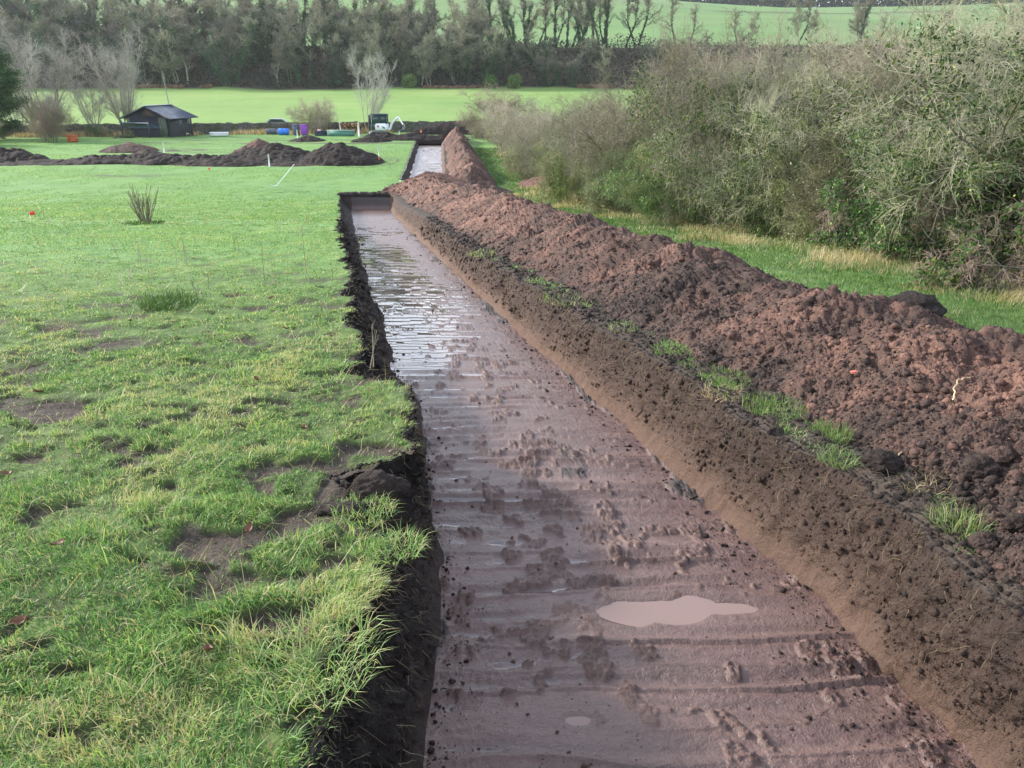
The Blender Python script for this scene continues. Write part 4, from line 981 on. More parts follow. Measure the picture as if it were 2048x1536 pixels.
# the round bush by the wall, and the bushes left of the shed
place('grey', -21.3, 93.0, .5, (1.15, 1.15, 1.05), 'round grey-topped bush by the wall behind the purple bin')
for k, (x, y, s, kd, l) in enumerate([(-43, 78, 1.0, 'brown', 'brown twig bush beside the orange crate'), (-47.5, 74, 1.1, 'grey', 'pale grey bush at the left edge behind the dark lumpy heap'), (-45.5, 83, 1.0, 'brown', 'brown undergrowth bush between orange crate and pale multi-stemmed trees'),
    (-51, 80, 1.2, 'tangle', 'green tangled bush under the dark evergreen'), (-43.2, 88.0, .8, 'bramble', 'low bramble mound immediately left of the shed'), (-46, 69, .9, 'brown', 'straw-brown bush at the left margin nearest the dark strip'), (-39.0, 84.6, .5, 'bramble', 'low brambles against the front of the shed')]):
    place(kd, x, y, k*1.3, s, l, 'bramble' if kd == 'bramble' else 'shrub', 'bramble_bush' if kd == 'bramble' else None)
print('shrubs', round(time.time()-T0, 1))

def tree_parts(seed, Hh, stems=1, spread=.25, n1=12, n2=9, n3=8, mt='twig_wood', tb='bark', ivy=0, twig_r=.02, crown0=.3, up=.05, r0=.16, l1=.30, ivyh=.8, ivyr=.5, wand=.10):
    rg = np.random.default_rng(seed); root_ = empty('tree')
    a = rg.uniform(0, 6.28, stems)+np.arange(stems)*6.28/stems
    st = np.stack([.15*Hh*.12*np.cos(a), .15*Hh*.12*np.sin(a), np.full(stems, -.4)], -1)*(1 if stems > 1 else np.array([0, 0, 1]))
    d = np.stack([np.cos(a)*spread, np.sin(a)*spread, np.ones(stems)], -1)
    P0, R0 = grow(rg, st, d, Hh*rg.uniform(.78, 1.0, stems), np.full(stems, r0)*rg.uniform(.7, 1, stems), 10, wand, .03, .22)
    P1, R1 = branch(rg, P0, R0, n1, crown0, .98, .62, (l1*.6*Hh, l1*1.25*Hh), .45, 7, .16, up, twig_r*1.2)
    P2, R2 = branch(rg, P1, R1, n2, .2, 1., .6, (.08*Hh, .2*Hh), .5, 5, .2, up, twig_r)
    P3, R3 = branch(rg, P2, R2, n3, .15, 1., .65, (.04*Hh, .11*Hh), .6, 3, .25, up, twig_r*.8)
    V, Q = cat(tubes(P0, R0, 7), tubes(P1, R1, 4)); mk('trunk', V, Q, mat=M[tb], parent=root_)
    V, Q = cat(tubes(P2, R2, 3), tubes(P3, R3, 3)); mk('crown', V, Q, mat=M[mt], parent=root_)
    if ivy:
        k = rg.integers(0, stems, ivy); t = rg.random(ivy)**.9*9*ivyh; kk = np.minimum(t.astype(int), 8); f_ = (t-kk)[:, None]
        C = P0[k, kk]*(1-f_)+P0[k, kk+1]*f_
        wd = ivyr*(.55+.45*vn(t*1.5, k*3., s=seed))*(1-.35*t/9)
        C = C+rg.normal(0, 1, (ivy, 3))*wd[:, None]*np.array([1, 1, .8])*.55
        C2 = P1[rg.integers(0, len(P1), ivy//3), rg.integers(0, 4, ivy//3)]+rg.normal(0, ivyr*.4, (ivy//3, 3))
        V, T_, tn = leaves(rg, np.vstack([C, C2]), .17); mk('ivy', V, tris=T_, mat=M['ivy'], parent=root_, attrs={'tone': tn}, smooth=False)
    return root_
TR = {
 'pale': tree_parts(51, 12, 1, .1, 16, 9, 8, 'twig_wood', 'bark', 0, .042, .18, .04, .20, .36),
 'pale2': tree_parts(52, 11, 3, .22, 9, 8, 8, 'twig_wood', 'bark', 500, .042, .2, .05, .15, .32),
 'ivy': tree_parts(53, 13.5, 1, .06, 12, 7, 6, 'twig_wood', 'bark', 2600, .036, .35, .06, .22, .30, .70, .42, wand=.15),
 'ivy2': tree_parts(54, 12, 2, .12, 9, 7, 6, 'twig_wood', 'bark', 4200, .036, .35, .06, .22, .30, .70, .6, wand=.15),
 'thin': tree_parts(55, 13, 1, .05, 12, 8, 7, 'twig_wood', 'bark', 900, .036, .25, .06, .15, .30, .5, .35),
 'dark': tree_parts(56, 9, 3, .3, 9, 8, 7, 'twig_purp', 'bark', 3500, .036, .15, .03, .12, .34, .9, 1.3),
}
def bankz(x, y): return float(far_h(np.array(float(x)), np.array(float(y))))
used_t = set()
GL = {'pale': ('pale crowned bare tree in the wood on the far bank', 'pale bare trees of the far wood'), 'pale2': ('many-stemmed pale bare tree in the wood on the far bank', 'many-stemmed bare trees of the far wood'),
      'ivy': ('tall straight tree with ivy-covered trunk on the far bank', 'tall ivy-clad trees of the far wood'), 'ivy2': ('forked tree smothered in ivy on the far bank', 'forked ivy trees of the far wood'),
      'thin': ('slender bare tree standing on the far bank', 'slender bare trees of the far wood'), 'dark': ('low dark ivy-tangled tree on the far bank', 'low dark trees of the far wood')}
def put_tree(kind, x, y, rz, sc, z=None, label=None, group='auto', name='tree'):
    r = TR[kind]
    if kind in used_t: r = copy_tree(r)
    used_t.add(kind); r.name = name
    l, g = GL.get(kind, (None, None))
    tag(r, label or l, 'tree', g if group == 'auto' else group)
    if group is None and 'group' in r: del r['group']
    r.location = (x, y, (bankz(x, y) if z is None else z)-.1); r.rotation_euler = (0, 0, rz); r.scale = sc if hasattr(sc, '__len__') else (sc,)*3
    return r
rg = np.random.default_rng(77)
# front row and slope of the wood, denser and taller to the left
for k in range(285):
    u = rg.random(); x = (-175+u*170) if k < 200 else (-8+u*110); y = rg.uniform(218, 240)
    left = x < -5
    if left: kd = rg.choice(['pale', 'pale2', 'dark', 'ivy', 'ivy2', 'pale'], p=[.18, .18, .22, .14, .16, .12]); s = rg.uniform(.85, 1.3)+.25*ss(-30, -90, x)
    else:
        kd = rg.choice(['dark', 'pale2', 'thin'], p=[.55, .3, .15]); s = rg.uniform(.45, .8) if kd != 'thin' else rg.uniform(.6, .8); y = rg.uniform(217, 232)
    put_tree(kd, x, y, rg.uniform(0, 6.28), (s*1.25, s*1.25, s))
# skyline row on top of the bank
for k in range(92):
    x = -170+k*2.9+rg.uniform(-2, 2) if k < 60 else float(rg.choice([6, 13, 17, 24, 33, 38, 47, 60, 66, 82, 97, 120]))+rg.normal(0, 2.2); y = rg.uniform(238, 249)
    if x < 5: kd = rg.choice(['thin', 'ivy', 'pale', 'ivy2'], p=[.3, .35, .15, .2]); s = rg.uniform(1.0, 1.4)
    elif x < 45: kd = rg.choice(['ivy', 'thin', 'ivy2'], p=[.35, .45, .2]); s = rg.uniform(1.0, 1.45)
    else: kd = rg.choice(['thin', 'ivy', 'pale'], p=[.55, .15, .3]); s = rg.uniform(.6, 1.2)
    put_tree(kd, x, y, rg.uniform(0, 6.28), (s, s, s))
# undergrowth of the bank
N = 60000; x = rg.uniform(-200, 150, N); y = 217.5+rg.random(N)**1.2*26+2*fbm(x/15, x*0, o=3, s=2)
hgt = (.5+4.2*np.clip(fbm(x/5, y/5, o=3, s=8)+.15, 0, 1)); z = far_h(x, y)+hgt*rg.random(N)
V, T_, tn = leaves(rg, np.stack([x, y, z], -1), .30)
ug = NT('undergrowth'); c_ = ug.ramp(ug.attr('tone'), [(0, (.010, .018, .012)), (.45, (.022, .030, .020)), (.8, (.045, .040, .036)), (1, (.10, .08, .06))]); ug.fin(c_, .9, .1)
tag(mk('undergrowth', V, tris=T_, mat=ug.m, attrs={'tone': tn}, smooth=False), 'dark scrub and leaf litter covering the wooded bank', 'undergrowth', kind='stuff')
N = 9000; x = rg.uniform(-150, 30, N); x = x[fbm(x/9, x*0, o=2, s=3) > .22]; N = len(x); y = 214.3+2.5*rg.random(N)+4*fbm(x/15, x*0, o=3, s=2)*.9
V, T_, tn = leaves(rg, np.stack([x, y, far_h(x, y)+rg.random(N)*.7], -1), .28)
br = NT('dead bracken'); br.fin(br.ramp(br.attr('tone'), [(0, (.11, .062, .036)), (1, (.24, .15, .09))]), .9, .1)
tag(mk('bracken', V, tris=T_, mat=br.m, attrs={'tone': tn}, smooth=False), 'orange-brown dead bracken along the edge of the pasture', 'bracken', kind='stuff')
# leafy evergreen shrubs at wood foot
def leafball(x, y, z, r, n, mat, name, label, cat_, seed, sz=.12, flat=1.):
    rg_ = np.random.default_rng(seed); o = empty(name, (x, y, z), 0, label, cat_)
    u = unit(rg_.normal(0, 1, (n, 3))); rr = r*(.45+.55*rg_.random(n)**.5)*(1+.35*vn(u[:, 0]*2, u[:, 1]*2, u[:, 2]*2+seed, s=seed))
    C = u*rr[:, None]*np.array([1, 1, flat]); C[:, 2] += r*flat*.75; C = C[C[:, 2] > 0]
    V, T_, tn = leaves(rg_, C, sz); mk('leaves', V, tris=T_, mat=M[mat], parent=o, attrs={'tone': tn}, smooth=False)
    P, R = grow(rg_, np.zeros((7, 3)), np.stack([rg_.normal(0, .6, 7), rg_.normal(0, .6, 7), np.ones(7)], -1), np.full(7, r*1.2), np.full(7, r*.03), 6, .15)
    V, Q = tubes(P, R, 4); mk('stems', V, Q, mat=M['bark'], parent=o); return o
for k, (x, l) in enumerate([(-26, 'bright green evergreen shrub at the foot of the wood beyond the digger'), (-5.5, 'left one of two green shrubs at the foot of the wood behind the hedge end'), (.5, 'right one of two green shrubs at the foot of the wood behind the hedge end')]):
    leafball(x, 216.5, bankz(x, 216.5), 1.9, 2600, 'leafg', 'evergreen_shrub', l, 'shrub', 90+k, .2)
# the dark evergreen at the left edge
o = empty('evergreen_tree', (-50.4, 83, float(Gy(83))), 0, 'dark evergreen tree with layered boughs at the left edge', 'tree')
rgl = np.random.default_rng(5)
P0, R0 = grow(rgl, np.zeros((1, 3)), np.array([[0, 0, 1.]]), np.array([9.0]), np.array([.22]), 10, .04)
P1, R1 = branch(rgl, P0, R0, 60, .12, .98, 1.35, (2.2, 3.8), .35, 7, .10, .0, .02)
V, Q = cat(tubes(P0, R0, 8), tubes(P1, R1, 4)); mk('trunk', V, Q, mat=M['bark'], parent=o)
C = P1[rgl.integers(0, 60, 42000), rgl.integers(1, 7, 42000)]+rgl.normal(0, .28, (42000, 3))*np.array([1.3, 1.3, .6])
V, T_, tn = leaves(rgl, C, .10); mk('crown', V, tris=T_, mat=M['ivy'], parent=o, attrs={'tone': tn}, smooth=False)
# pale many-stemmed trees by the wall
TR['birch'] = tree_parts(61, 9, 7, .34, 10, 9, 7, 'twig_pale', 'bark_pale', 0, .0085, .15, .10, .075, .26, wand=.07)
TR['birch2'] = tree_parts(62, 9.5, 9, .36, 11, 9, 8, 'twig_pale', 'bark', 0, .009, .12, .08, .09, .28, wand=.08)
def mt(kd, x, y, rz, sc, l): put_tree(kd, x, y, rz, sc, float(Gy(y)), l, None)
mt('birch', -15.9, 93.5, .4, (.78, .78, .98), 'pale many-stemmed bare tree rising behind the digger')
mt('birch2', -43.2, 94, 1.4, (1.0, 1.0, 1.15), 'large pale bare tree rising directly behind the shed')
mt('birch2', -49.0, 88, 3.1, (1.15, 1.15, 1.18), 'wide pale many-stemmed tree between evergreen and shed')
mt('birch', -46.2, 93, 2.2, (.9, .9, .8), 'pinkish bare tree between the two large pale trees')
mt('birch', -55.5, 95, 5.2, (1.3, 1.3, 1.15), 'tall bare tree behind the dark evergreen')
# bare saplings showing above the hedge at the right
TR['sap'] = tree_parts(63, 6.5, 4, .22, 9, 8, 7, 'twig_grey', 'bark', 0, .006, .15, .06, .05, .28)
for x, y, s, l in [(12.5, 38, .85, 'bare sapling above the middle of the hedge'), (15.5, 42, .9, 'bare sapling right of the middle one above the hedge'), (19.5, 40, 1.0, 'forked bare sapling above the hedge at the right'), (11.5, 24, .72, 'bare sapling poking out of the hedge nearest the right'), (26, 44, 1.0, 'bare sapling at the far right above the hedge')]:
    put_tree('sap', x, y, x, (s*1.2, s*1.2, s), float(Gy(y)), l, None, 'sapling')
print('trees', round(time.time()-T0, 1))
# skyline scrub of the hill
N = 60000; x = rg.uniform(-350, 620, N); y = 625+18*rg.random(N)+20*vn(x/150, x*0, s=3)
keepx = (x > -2+8*vn(y*.3, y*0, s=3)) | ((x < -110) & (fbm(x/40, x*0, o=2, s=4) > -.1)); x, y = x[keepx], y[keepx]; N = len(x)
z = far_h(x, y)+rg.random(N)**1.2*(4+5*ss(-20, 60, x)+3*vn(x/25, x*0, s=8))
V, T_, tn = leaves(rg, np.stack([x, y, z], -1), 1.3)
tag(mk('far_scrub', V, tris=T_, mat=ug.m, attrs={'tone': tn}, smooth=False), 'dark scrub along the top edge of the hill field', 'scrub', kind='stuff')

# ------------------------------------------------------------------ stone wall
def stone_wall(x0, x1, label):
    n = int((x1-x0)*9); m = 34
    xs = np.linspace(x0, x1, n)[:, None]; t = np.linspace(0, 1, m)[None]
    base = 100.1+.235*xs; Hw = 1.25+.07*vn(xs*1.8, xs*0, s=4)+.05*vn(xs*4.5, xs*0, s=5)
    per = t*(2*1.3+.5)
    zz = np.where(per < 1.3, per, np.where(per < 1.8, 1.3, 1.3-(per-1.8)))/1.3
    yy = np.where(per < 1.3, -.32+.09*per, np.where(per < 1.8, -.2+(per-1.3)*.8, .2+(per-1.8)*.09))
    X = xs+t*0; st = lumps(X*2.8, per*4.6+.5*np.floor(X*.1), 8)
    Yw = base+yy-np.sign(.5-t)*.10*st*-1*-1; Z = Gy(base)+zz*Hw-.1+.06*(st-.5)*(np.abs(t-.5) < .1)
    t_ = NT('dry stone'); nn = t_.noise(6, 4, .6); n2 = t_.noise(1.1, 3)
    c_ = t_.ramp(nn, [(.3, (.045, .044, .040)), (.6, (.125, .118, .105)), (.8, (.23, .22, .20))]); c_ = t_.mix(t_.mr(n2, .45, .65, 0, .7), c_, (.060, .072, .030)); t_.bump(nn, .8, .05)
    tag(mk('stone_wall', np.stack([X, Yw, Z], -1), grid_q(n, m), mat=t_.fin(c_, .9, .2)), label, 'wall')
stone_wall(-95, 60, 'mossy dry stone wall between the dug field and the bright pasture')

# ------------------------------------------------------------------ shed
def shed():
    z = float(Gy(86)); o = empty('shed', (-37.2, 86.6, z-.05), rad(-15), 'dark timber shed with shallow gable roof and lean-to front', 'shed')
    wood = m_plain('dark boards', (.040, .042, .055), .75, 0, .4, 3, .4); roofm = m_plain('slate-blue roofing', (.045, .060, .095), .5, 0, .3, 2); trim = m_plain('pale trim', (.36, .30, .26), .7)
    W, L, Hw, Hr = 4.8, 3.6, 2.1, 3.0
    m = MB(); m.prism([(-W/2, 0), (W/2, 0), (W/2, Hw), (0, Hr-.12), (-W/2, Hw)], 0, L); m.build('wall', wood, o)
    m = MB()
    for s in (-1, 1):
        x0, z0, x1, z1 = 0, Hr, s*(W/2+.65), Hw-.28
        m.prism([(x0, z0), (x1, z1), (x1, z1+.09), (x0, z0+.09)] if s > 0 else [(x1, z1), (x0, z0), (x0, z0+.09), (x1, z1+.09)], -.6, L+.3)
    r = m.build('roof', roofm, o)
    m = MB(); m.box((0, L/2-.15, Hr+.13), (.34, L+.9, .05)); m.build('ridge_cap', m_plain('pale ridge', (.5, .53, .58), .5), r)
    m = MB(); m.box((0, -.03, Hw+.35), (1.7, .05, .75), taper=.35); m.build('gable_panel', m_plain('brown gable', (.10, .065, .060), .8), o)
    m = MB(); m.prism([(-W/2-.1, 0), (W/2-1.4, 0), (W/2-1.4, .07), (-W/2-.1, .07)], 0, 1.5, RX(rad(-22)), (0, -1.45, Hw-.62)); m.build('lean_to_roof', m_plain('blue sheet', (.11, .17, .27), .45), o)
    for x in (-W/2+.05, W/2-1.5):
        m = MB(); m.box((x, -1.35, .85), (.12, .12, 1.7)); m.build('post', wood, o)
    m = MB(); m.box((W/2-.75, -.12, 1.0), (.9, .06, 2.0)); d = m.build('door', m_plain('mossy door', (.085, .115, .085), .8, 0, .5, 4), o)
    m = MB(); m.box((W/2-1.05, -.17, 1.0), (.04, .05, .16)); m.build('handle', trim, d)
    pm = m_plain('grey panes', (.16, .17, .20), .25)
    for yy_, s_ in ((1.7, .5), (3.1, .55), (1.15, .2)):
        m = MB(); m.box((W/2+.03, yy_, 1.5), (.05, s_, s_)); m.build('window', pm, o)
    m = MB(); m.box((W/2+.25, 1.4, Hw-.22), (.5, 2.2, .07)); m.build('fascia', trim, o)
    m = MB(); m.box((W/2+.03, 2.6, .25), (.05, .4, .12)); m.build('vent', m_plain('pale vent', (.5, .5, .5), .5), o)
shed(); 

# ------------------------------------------------------------------ digger
def digger():
    z = float(Gy(91)); o = empty('mini_excavator', (-14.0, 89.0, z+.03), rad(0), 'white mini digger with dark cab parked before the stone wall', 'digger')
    wh = m_plain('white paint', (.80, .82, .84), .35, 0, .08, 2); dk = m_plain('dark green cab', (.018, .045, .045), .4, 0, .2); rb = m_plain('rubber', (.02, .02, .022), .8); gl = m_plain('cab glass', (.035, .065, .065), .08, 0, .1); gr = m_plain('grey steel', (.22, .23, .25), .5, .3)
    for s in (-1, 1):
        m = MB(); pr = [(-.75+.19*math.cos(a)-0, .20+.19*math.sin(a)) for a in np.linspace(math.pi/2, 3*math.pi/2, 8)]+[(.75+.19*math.cos(a), .20+.19*math.sin(a)) for a in np.linspace(-math.pi/2, math.pi/2, 8)]
        m.prism(pr, s*.55-.14, s*.55+.14); tr = m.build('track', rb, o)
        m = MB()
        for x in (-.7, -.25, .25, .7): m.tube([(x, s*.55-.16, .2), (x, s*.55+.16, .2)], .10, 12)
        m.build('roller', gr, tr)
    m = MB(); m.box((0, 0, .38), (1.3, 1.0, .2), bev=.04); m.tube([(0, 0, .45), (0, 0, .58)], .35, 16); m.build('undercarriage', gr, o)
    m = MB(); m.box((-.98, 0, .25), (.08, 1.3, .34), bev=.02); m.box((-.78, .3, .3), (.5, .08, .08)); m.box((-.78, -.3, .3), (.5, .08, .08)); m.build('dozer_blade', wh, o)
    m = MB(); m.box((.25, -.05, .92), (1.35, 1.15, .72), bev=.14); h = m.build('engine_cover', wh, o, smooth=False)
    m = MB(); m.box((-.05, -.632, 1.0), (.22, .012, .20)); m.build('red_badge', m_plain('red badge', (.70, .12, .06), .5), h)
    m = MB(); m.box((.46, -.632, .90), (.10, .012, .22), RY(rad(-25))); m.box((.60, -.632, .84), (.10, .012, .20), RY(rad(-25))); m.build('dark_mark', m_plain('dark marks', (.03, .04, .12), .5), h)
    # cab : posts, roof, panes
    m = MB(); x0, x1, y0, y1, za, zb = -1.0, .85, -.48, .48, .62, 2.12
    for x in (x0, .1, x1):
        for y in (y0, y1): m.box((x, y, (za+zb)/2+.2*0), (.09, .09, zb-za))
    m.box((x0, 0, .85), (.08, .96, .5)); m.box((.05, y0, 1.30), (1.6, .06, .08)); m.box((.05, y1, 1.3), (1.6, .06, .08)); m.box((-.33, y0, .95), (.8, .05, .62))
    cab = m.build('cab', dk, o)
    m = MB(); m.box((.05, 0, 2.17), (1.85, 1.12, .13), bev=.05, taper=.94); m.build('roof', dk, cab)
    for (c, d) in [((-.32, y0, 1.7), (.74, .012, .72)), ((.48, y0, 1.7), (.65, .012, .72)), ((-.32, y1, 1.7), (.74, .012, .72)), ((.48, y1, 1.7), (.65, .012, .72)), ((x0, 0, 1.6), (.012, .86, .95)), ((x1, 0, 1.6), (.012, .86, .95))]:
        m = MB(); m.box(c, d); m.build('window', gl, cab)
    m = MB(); m.box((-.2, 0, .95), (.5, .5, .15), bev=.04); m.box((-.42, 0, 1.3), (.14, .48, .65), bev=.04); m.build('seat', rb, o)
    # boom and arm
    m = MB(); m.tube([(.95, .1, .62), (1.12, .1, .75), (1.28, .1, 1.25), (1.6, .1, 1.60), (1.98, .1, 1.83)], [.10, .13, .13, .11, .09], 8); bm_ = m.build('boom', wh, o)
    m = MB(); m.tube([(1.2, .1, .75), (1.55, .1, 1.30)], .04, 8); m.build('ram', gr, bm_)
    m = MB(); m.tube([(1.85, .1, 1.95), (2.05, .1, 1.80), (2.5, .1, 1.15)], [.07, .10, .06], 8); a_ = m.build('arm', wh, o)
    m = MB(); m.prism([(2.36, 1.15), (2.62, 1.15), (2.70, .85), (2.55, .62), (2.25, .62), (2.45, .78)], -.15, .35); m.build('bucket', gr, o)
digger(); bpy.data.objects['mini_excavator'].scale = (1.0,)*3

# ------------------------------------------------------------------ small things by the wall
def gz(x, y): return float(ground(np.array(float(x)), np.array(float(y))))
white = m_plain('white plastic', (.80, .80, .80), .5, 0, .1)
def barrel(x, y, col, label, L=.9, r=.3):
    o = empty('barrel', (x, y, gz(x, y)+r), rad(8), label, 'barrel'); m = MB()
    X = [-L/2, -L/2+.04, -L/6-.03, -L/6, -L/6+.03, L/6-.03, L/6, L/6+.03, L/2-.04, L/2]; R_ = [r*.9, r, r, r*1.06, r, r, r*1.06, r, r, r*.9]
    m.tube([(a, 0, 0) for a in X], R_, 20); mt_ = m_plain('barrel plastic', col, .4, 0, .15); m.build('drum', mt_, o, smooth=False)
    m = MB(); m.tube([(L/2, .12, .08), (L/2+.03, .12, .08)], .05, 10); m.build('bung', white, o)
barrel(-24.4, 89.8, (.02, .20, .75), 'bright blue plastic barrel lying on its side by the wall', 1.15, .33)
barrel(-25.9, 90.4, (.07, .08, .12), 'dark grey barrel lying left of the bright blue one', 1.1, .30)
def bin_(x, y, col, label, s=1.0):
    o = empty('wheelie_bin', (x, y, gz(x, y)), rad(-10), label, 'bin'); mt_ = m_plain('bin plastic', col, .45, 0, .12)
    m = MB(); m.box((0, 0, .58*s), (.50*s, .58*s, .95*s), taper=1.14, bev=.04); m.build('body', mt_, o)
    m = MB(); m.box((0, 0, 1.09*s), (.64*s, .72*s, .07*s), bev=.02); m.build('lid', mt_, o)
    m = MB(); m.box((0, .38*s, 1.03*s), (.48*s, .06, .06)); m.build('handle', mt_, o)
    for q in (-1, 1):
        m = MB(); m.tube([(q*.22*s-.03, .25*s, .1*s), (q*.22*s+.03, .25*s, .1*s)], .1*s, 12); m.build('wheel', m_plain('tyre', (.02, .02, .02), .8), o)
bin_(-21.9, 88.6, (.24, .045, .42), 'bright purple wheelie bin beside the dark bin', 1.0)
bin_(-22.8, 88.8, (.075, .09, .14), 'dark blue-grey wheelie bin left of the purple bin', 1.0)
o = empty('crate', (-20.2, 88.8, gz(-20.2, 88.8)), .2, 'low dark crate with a pink bag on top right of the purple bin', 'crate')
m = MB()
for zz in (.08, .25, .42): m.box((0, -.4, zz), (1.2, .04, .12)); m.box((0, .4, zz), (1.2, .04, .12)); m.box((-.6, 0, zz), (.04, .8, .12)); m.box((.6, 0, zz), (.04, .8, .12))
m.box((0, 0, .03), (1.16, .76, .04)); m.build('slatted_box', m_plain('dark crate', (.03, .04, .075), .6), o)
lumpmesh((-20.35, 88.8, gz(-20.3, 88.8)+.5), (.2, .15, .14), 61, m_plain('pink bag', (.65, .40, .42), .6), 0, 'bag', 'pinkish bag lying on the low dark crate', 'bag')
def trough(x, y, rz, L, W_, H_, col, label, name='trough'):
    o = empty(name, (x, y, gz(x, y)), rz, label, 'trough'); mt_ = m_plain(name+' paint', col, .5, 0, .2); m = MB()
    m.box((0, 0, .08), (L*.9, W_*.8, .06))
    m.box((0, -W_/2+.03, H_/2+.05), (L, .05, H_), RX(rad(-8))); m.box((0, W_/2-.03, H_/2+.05), (L, .05, H_), RX(rad(8)))
    m.box((-L/2+.03, 0, H_/2+.05), (.05, W_*.9, H_-.01), RY(rad(8))); m.box((L/2-.03, 0, H_/2+.05), (.05, W_*.9, H_-.01), RY(rad(-8))); m.build('basin', mt_, o)
    m = MB(); m.box((0, -W_/2-.02, H_+.05), (L+.12, .07, .05)); m.box((0, W_/2+.02, H_+.05), (L+.12, .07, .05)); m.box((-L/2-.02, 0, H_+.053), (.07, W_, .05)); m.box((L/2+.02, 0, H_+.053), (.07, W_, .05))
    m.build('rim', m_plain(name+' rim', tuple(min(1, c+.28) for c in col), .5), o)
trough(-17.9, 88.0, .02, 2.7, .8, .52, (.07, .22, .17), 'long green trough with pale rim standing by the round bush')
trough(-30.5, 87.5, .05, 1.7, .7, .32, (.68, .70, .72), 'shallow white trough on the grass right of the shed')
o = empty('crate', (-41.2, 78.6, gz(-41.2, 78.6)), .3, 'bright orange plastic crate at the edge of the left bushes', 'crate'); m = MB()
om = m_plain('orange plastic', (.50, .11, .035), .45, 0, .15)
m.box((0, 0, .04), (.74, .5, .05))
for zz in (.14, .34, .54): m.box((0, -.27, zz), (.8, .04, .15)); m.box((0, .27, zz), (.8, .04, .15)); m.box((-.4, 0, zz), (.04, .52, .15)); m.box((.4, 0, zz), (.04, .52, .15))
for a in (-1, 1):
    for b in (-1, 1): m.box((a*.39, b*.265, .32), (.07, .07, .64))
m.build('slatted_box', om, o)
# marker pegs and ranging poles
def peg(x, y, h, label, tip=None, w=.035, lean=(0, 0), name='marker_peg', flag=None):
    o = empty(name, (x, y, gz(x, y)), .3, label, 'marker'); m = MB(); m.tube([(0, 0, -.05), (lean[0]*h, lean[1]*h, h)], w, 6); m.build('stake', white, o)
    if tip:
        m = MB(); m.tube([(lean[0]*tip[1]*h, lean[1]*tip[1]*h, tip[1]*h), (lean[0]*tip[2]*h, lean[1]*tip[2]*h, tip[2]*h)], w*1.35, 8); m.build('band', m_plain('band', tip[0], .5), o)
    return o
ORG = (.85, .25, .08)
peg(-15.9, 87.2, 1.45, 'tall white post in front of the trough end near the digger', w=.10, name='post')
peg(-21.1, 82.5, .95, 'white stake in front of the purple bin', w=.06)
peg(-11.6, 86.5, .6, 'short white peg just right of the digger', w=.055)
peg(-9.3, 86.0, .75, 'white peg with pinkish tip farther right of the digger', (ORG, .7, 1.0), w=.05)
peg(-9.15, 57.2, 1.25, 'white peg with orange foot at the black heap, inside the tyre tracks', (ORG, .02, .32), w=.035)
peg(-26.5, 63.5, .95, 'pale peg behind the brown conical heap', w=.055)
peg(-15.9, 54.3, .8, 'pale peg standing at the near side of the dark strip', w=.05)
peg(-18.0, 88.8, 1.35, 'pale slanted stake behind the green trough', w=.06, lean=(-.15, 0))
# slanted white pole on little feet
def polestand():
    o = empty('survey_pole', (-12.2, 42.5, gz(-12.2, 42.5)), 0, 'thin white slanted pole on small feet standing alone in the grass', 'survey pole')
    m = MB(); m.tube([(0, 0, .03), (.72, 1.2, 1.0)], .018, 6); m.build('pole', white, o)
    m = MB(); m.tube([(0, 0, .03), (-.22, 0, .03), (-.28, 0, .12)], .018, 6); m.tube([(0, 0, .03), (.05, .2, .03)], .018, 6); m.build('foot', white, o)
polestand()
lumpmesh((-19.0, 51.9, gz(-19, 51.9)+.12), (.07, .06, .07), 71, m_plain('red marker', (.85, .08, .05), .5), 0, 'marker_flag', 'small red marker ball in front of the low dark heap', 'marker')
def flag(x, y, h, label):
    o = empty('marker_flag', (x, y, gz(x, y)), .4, label, 'marker'); m = MB(); m.tube([(0, 0, 0), (0, 0, h)], .008, 5); m.build('stake', white, o)
    m = MB(); m.box((.07, 0, h-.05), (.15, .012, .11)); m.build('pennant', m_plain('red flag', (.9, .07, .03), .5), o)
flag(-14.4, 24.2, .22, 'small red flag in the grass at the left edge of the field')

# ranging pole behind the shed roof
o = empty('post', (-39.5, 98.5, float(Gy(98.5))), 0, 'tall thin grey-white pole behind the shed', 'post'); m = MB(); m.tube([(0, 0, 0), (-.5, 0, 6.6)], [.09, .05], 8); m.build('shaft', m_plain('weathered pole', (.36, .36, .34), .7), o)
# pale car beyond the wall
def car():
    o = empty('parked_car', (-27.2, 98.5, float(Gy(98.5))+.0), rad(12), 'silver-white car mostly hidden behind the stone wall', 'car')
    body = m_plain('silver paint', (.62, .66, .72), .2, .3, .05)
    m = MB(); m.prism([(-2, .45), (-1.9, .3), (1.95, .3), (2.05, .6), (1.9, .85), (1.1, .95), (-1.85, .95), (-2.05, .8)], -.8, .8); m.build('body', body, o)
    m = MB(); m.prism([(-1.6, .95), (1.1, .95), (.45, 1.42), (-.9, 1.46)], -.68, .68); m.build('cabin', body, o)
    m = MB(); m.prism([(-1.3, 1.0), (.85, 1.0), (.38, 1.34), (-.85, 1.37)], -.69, .69); m.build('window', m_plain('car glass', (.05, .06, .07), .1), o)
    for x in (-1.3, 1.3):
        for y in (-.8, .8):
            m = MB(); m.tube([(x, y-.1, .32), (x, y+.1, .32)], .32, 16); m.build('wheel', m_plain('tyre', (.02, .02, .02), .8), o)
car()
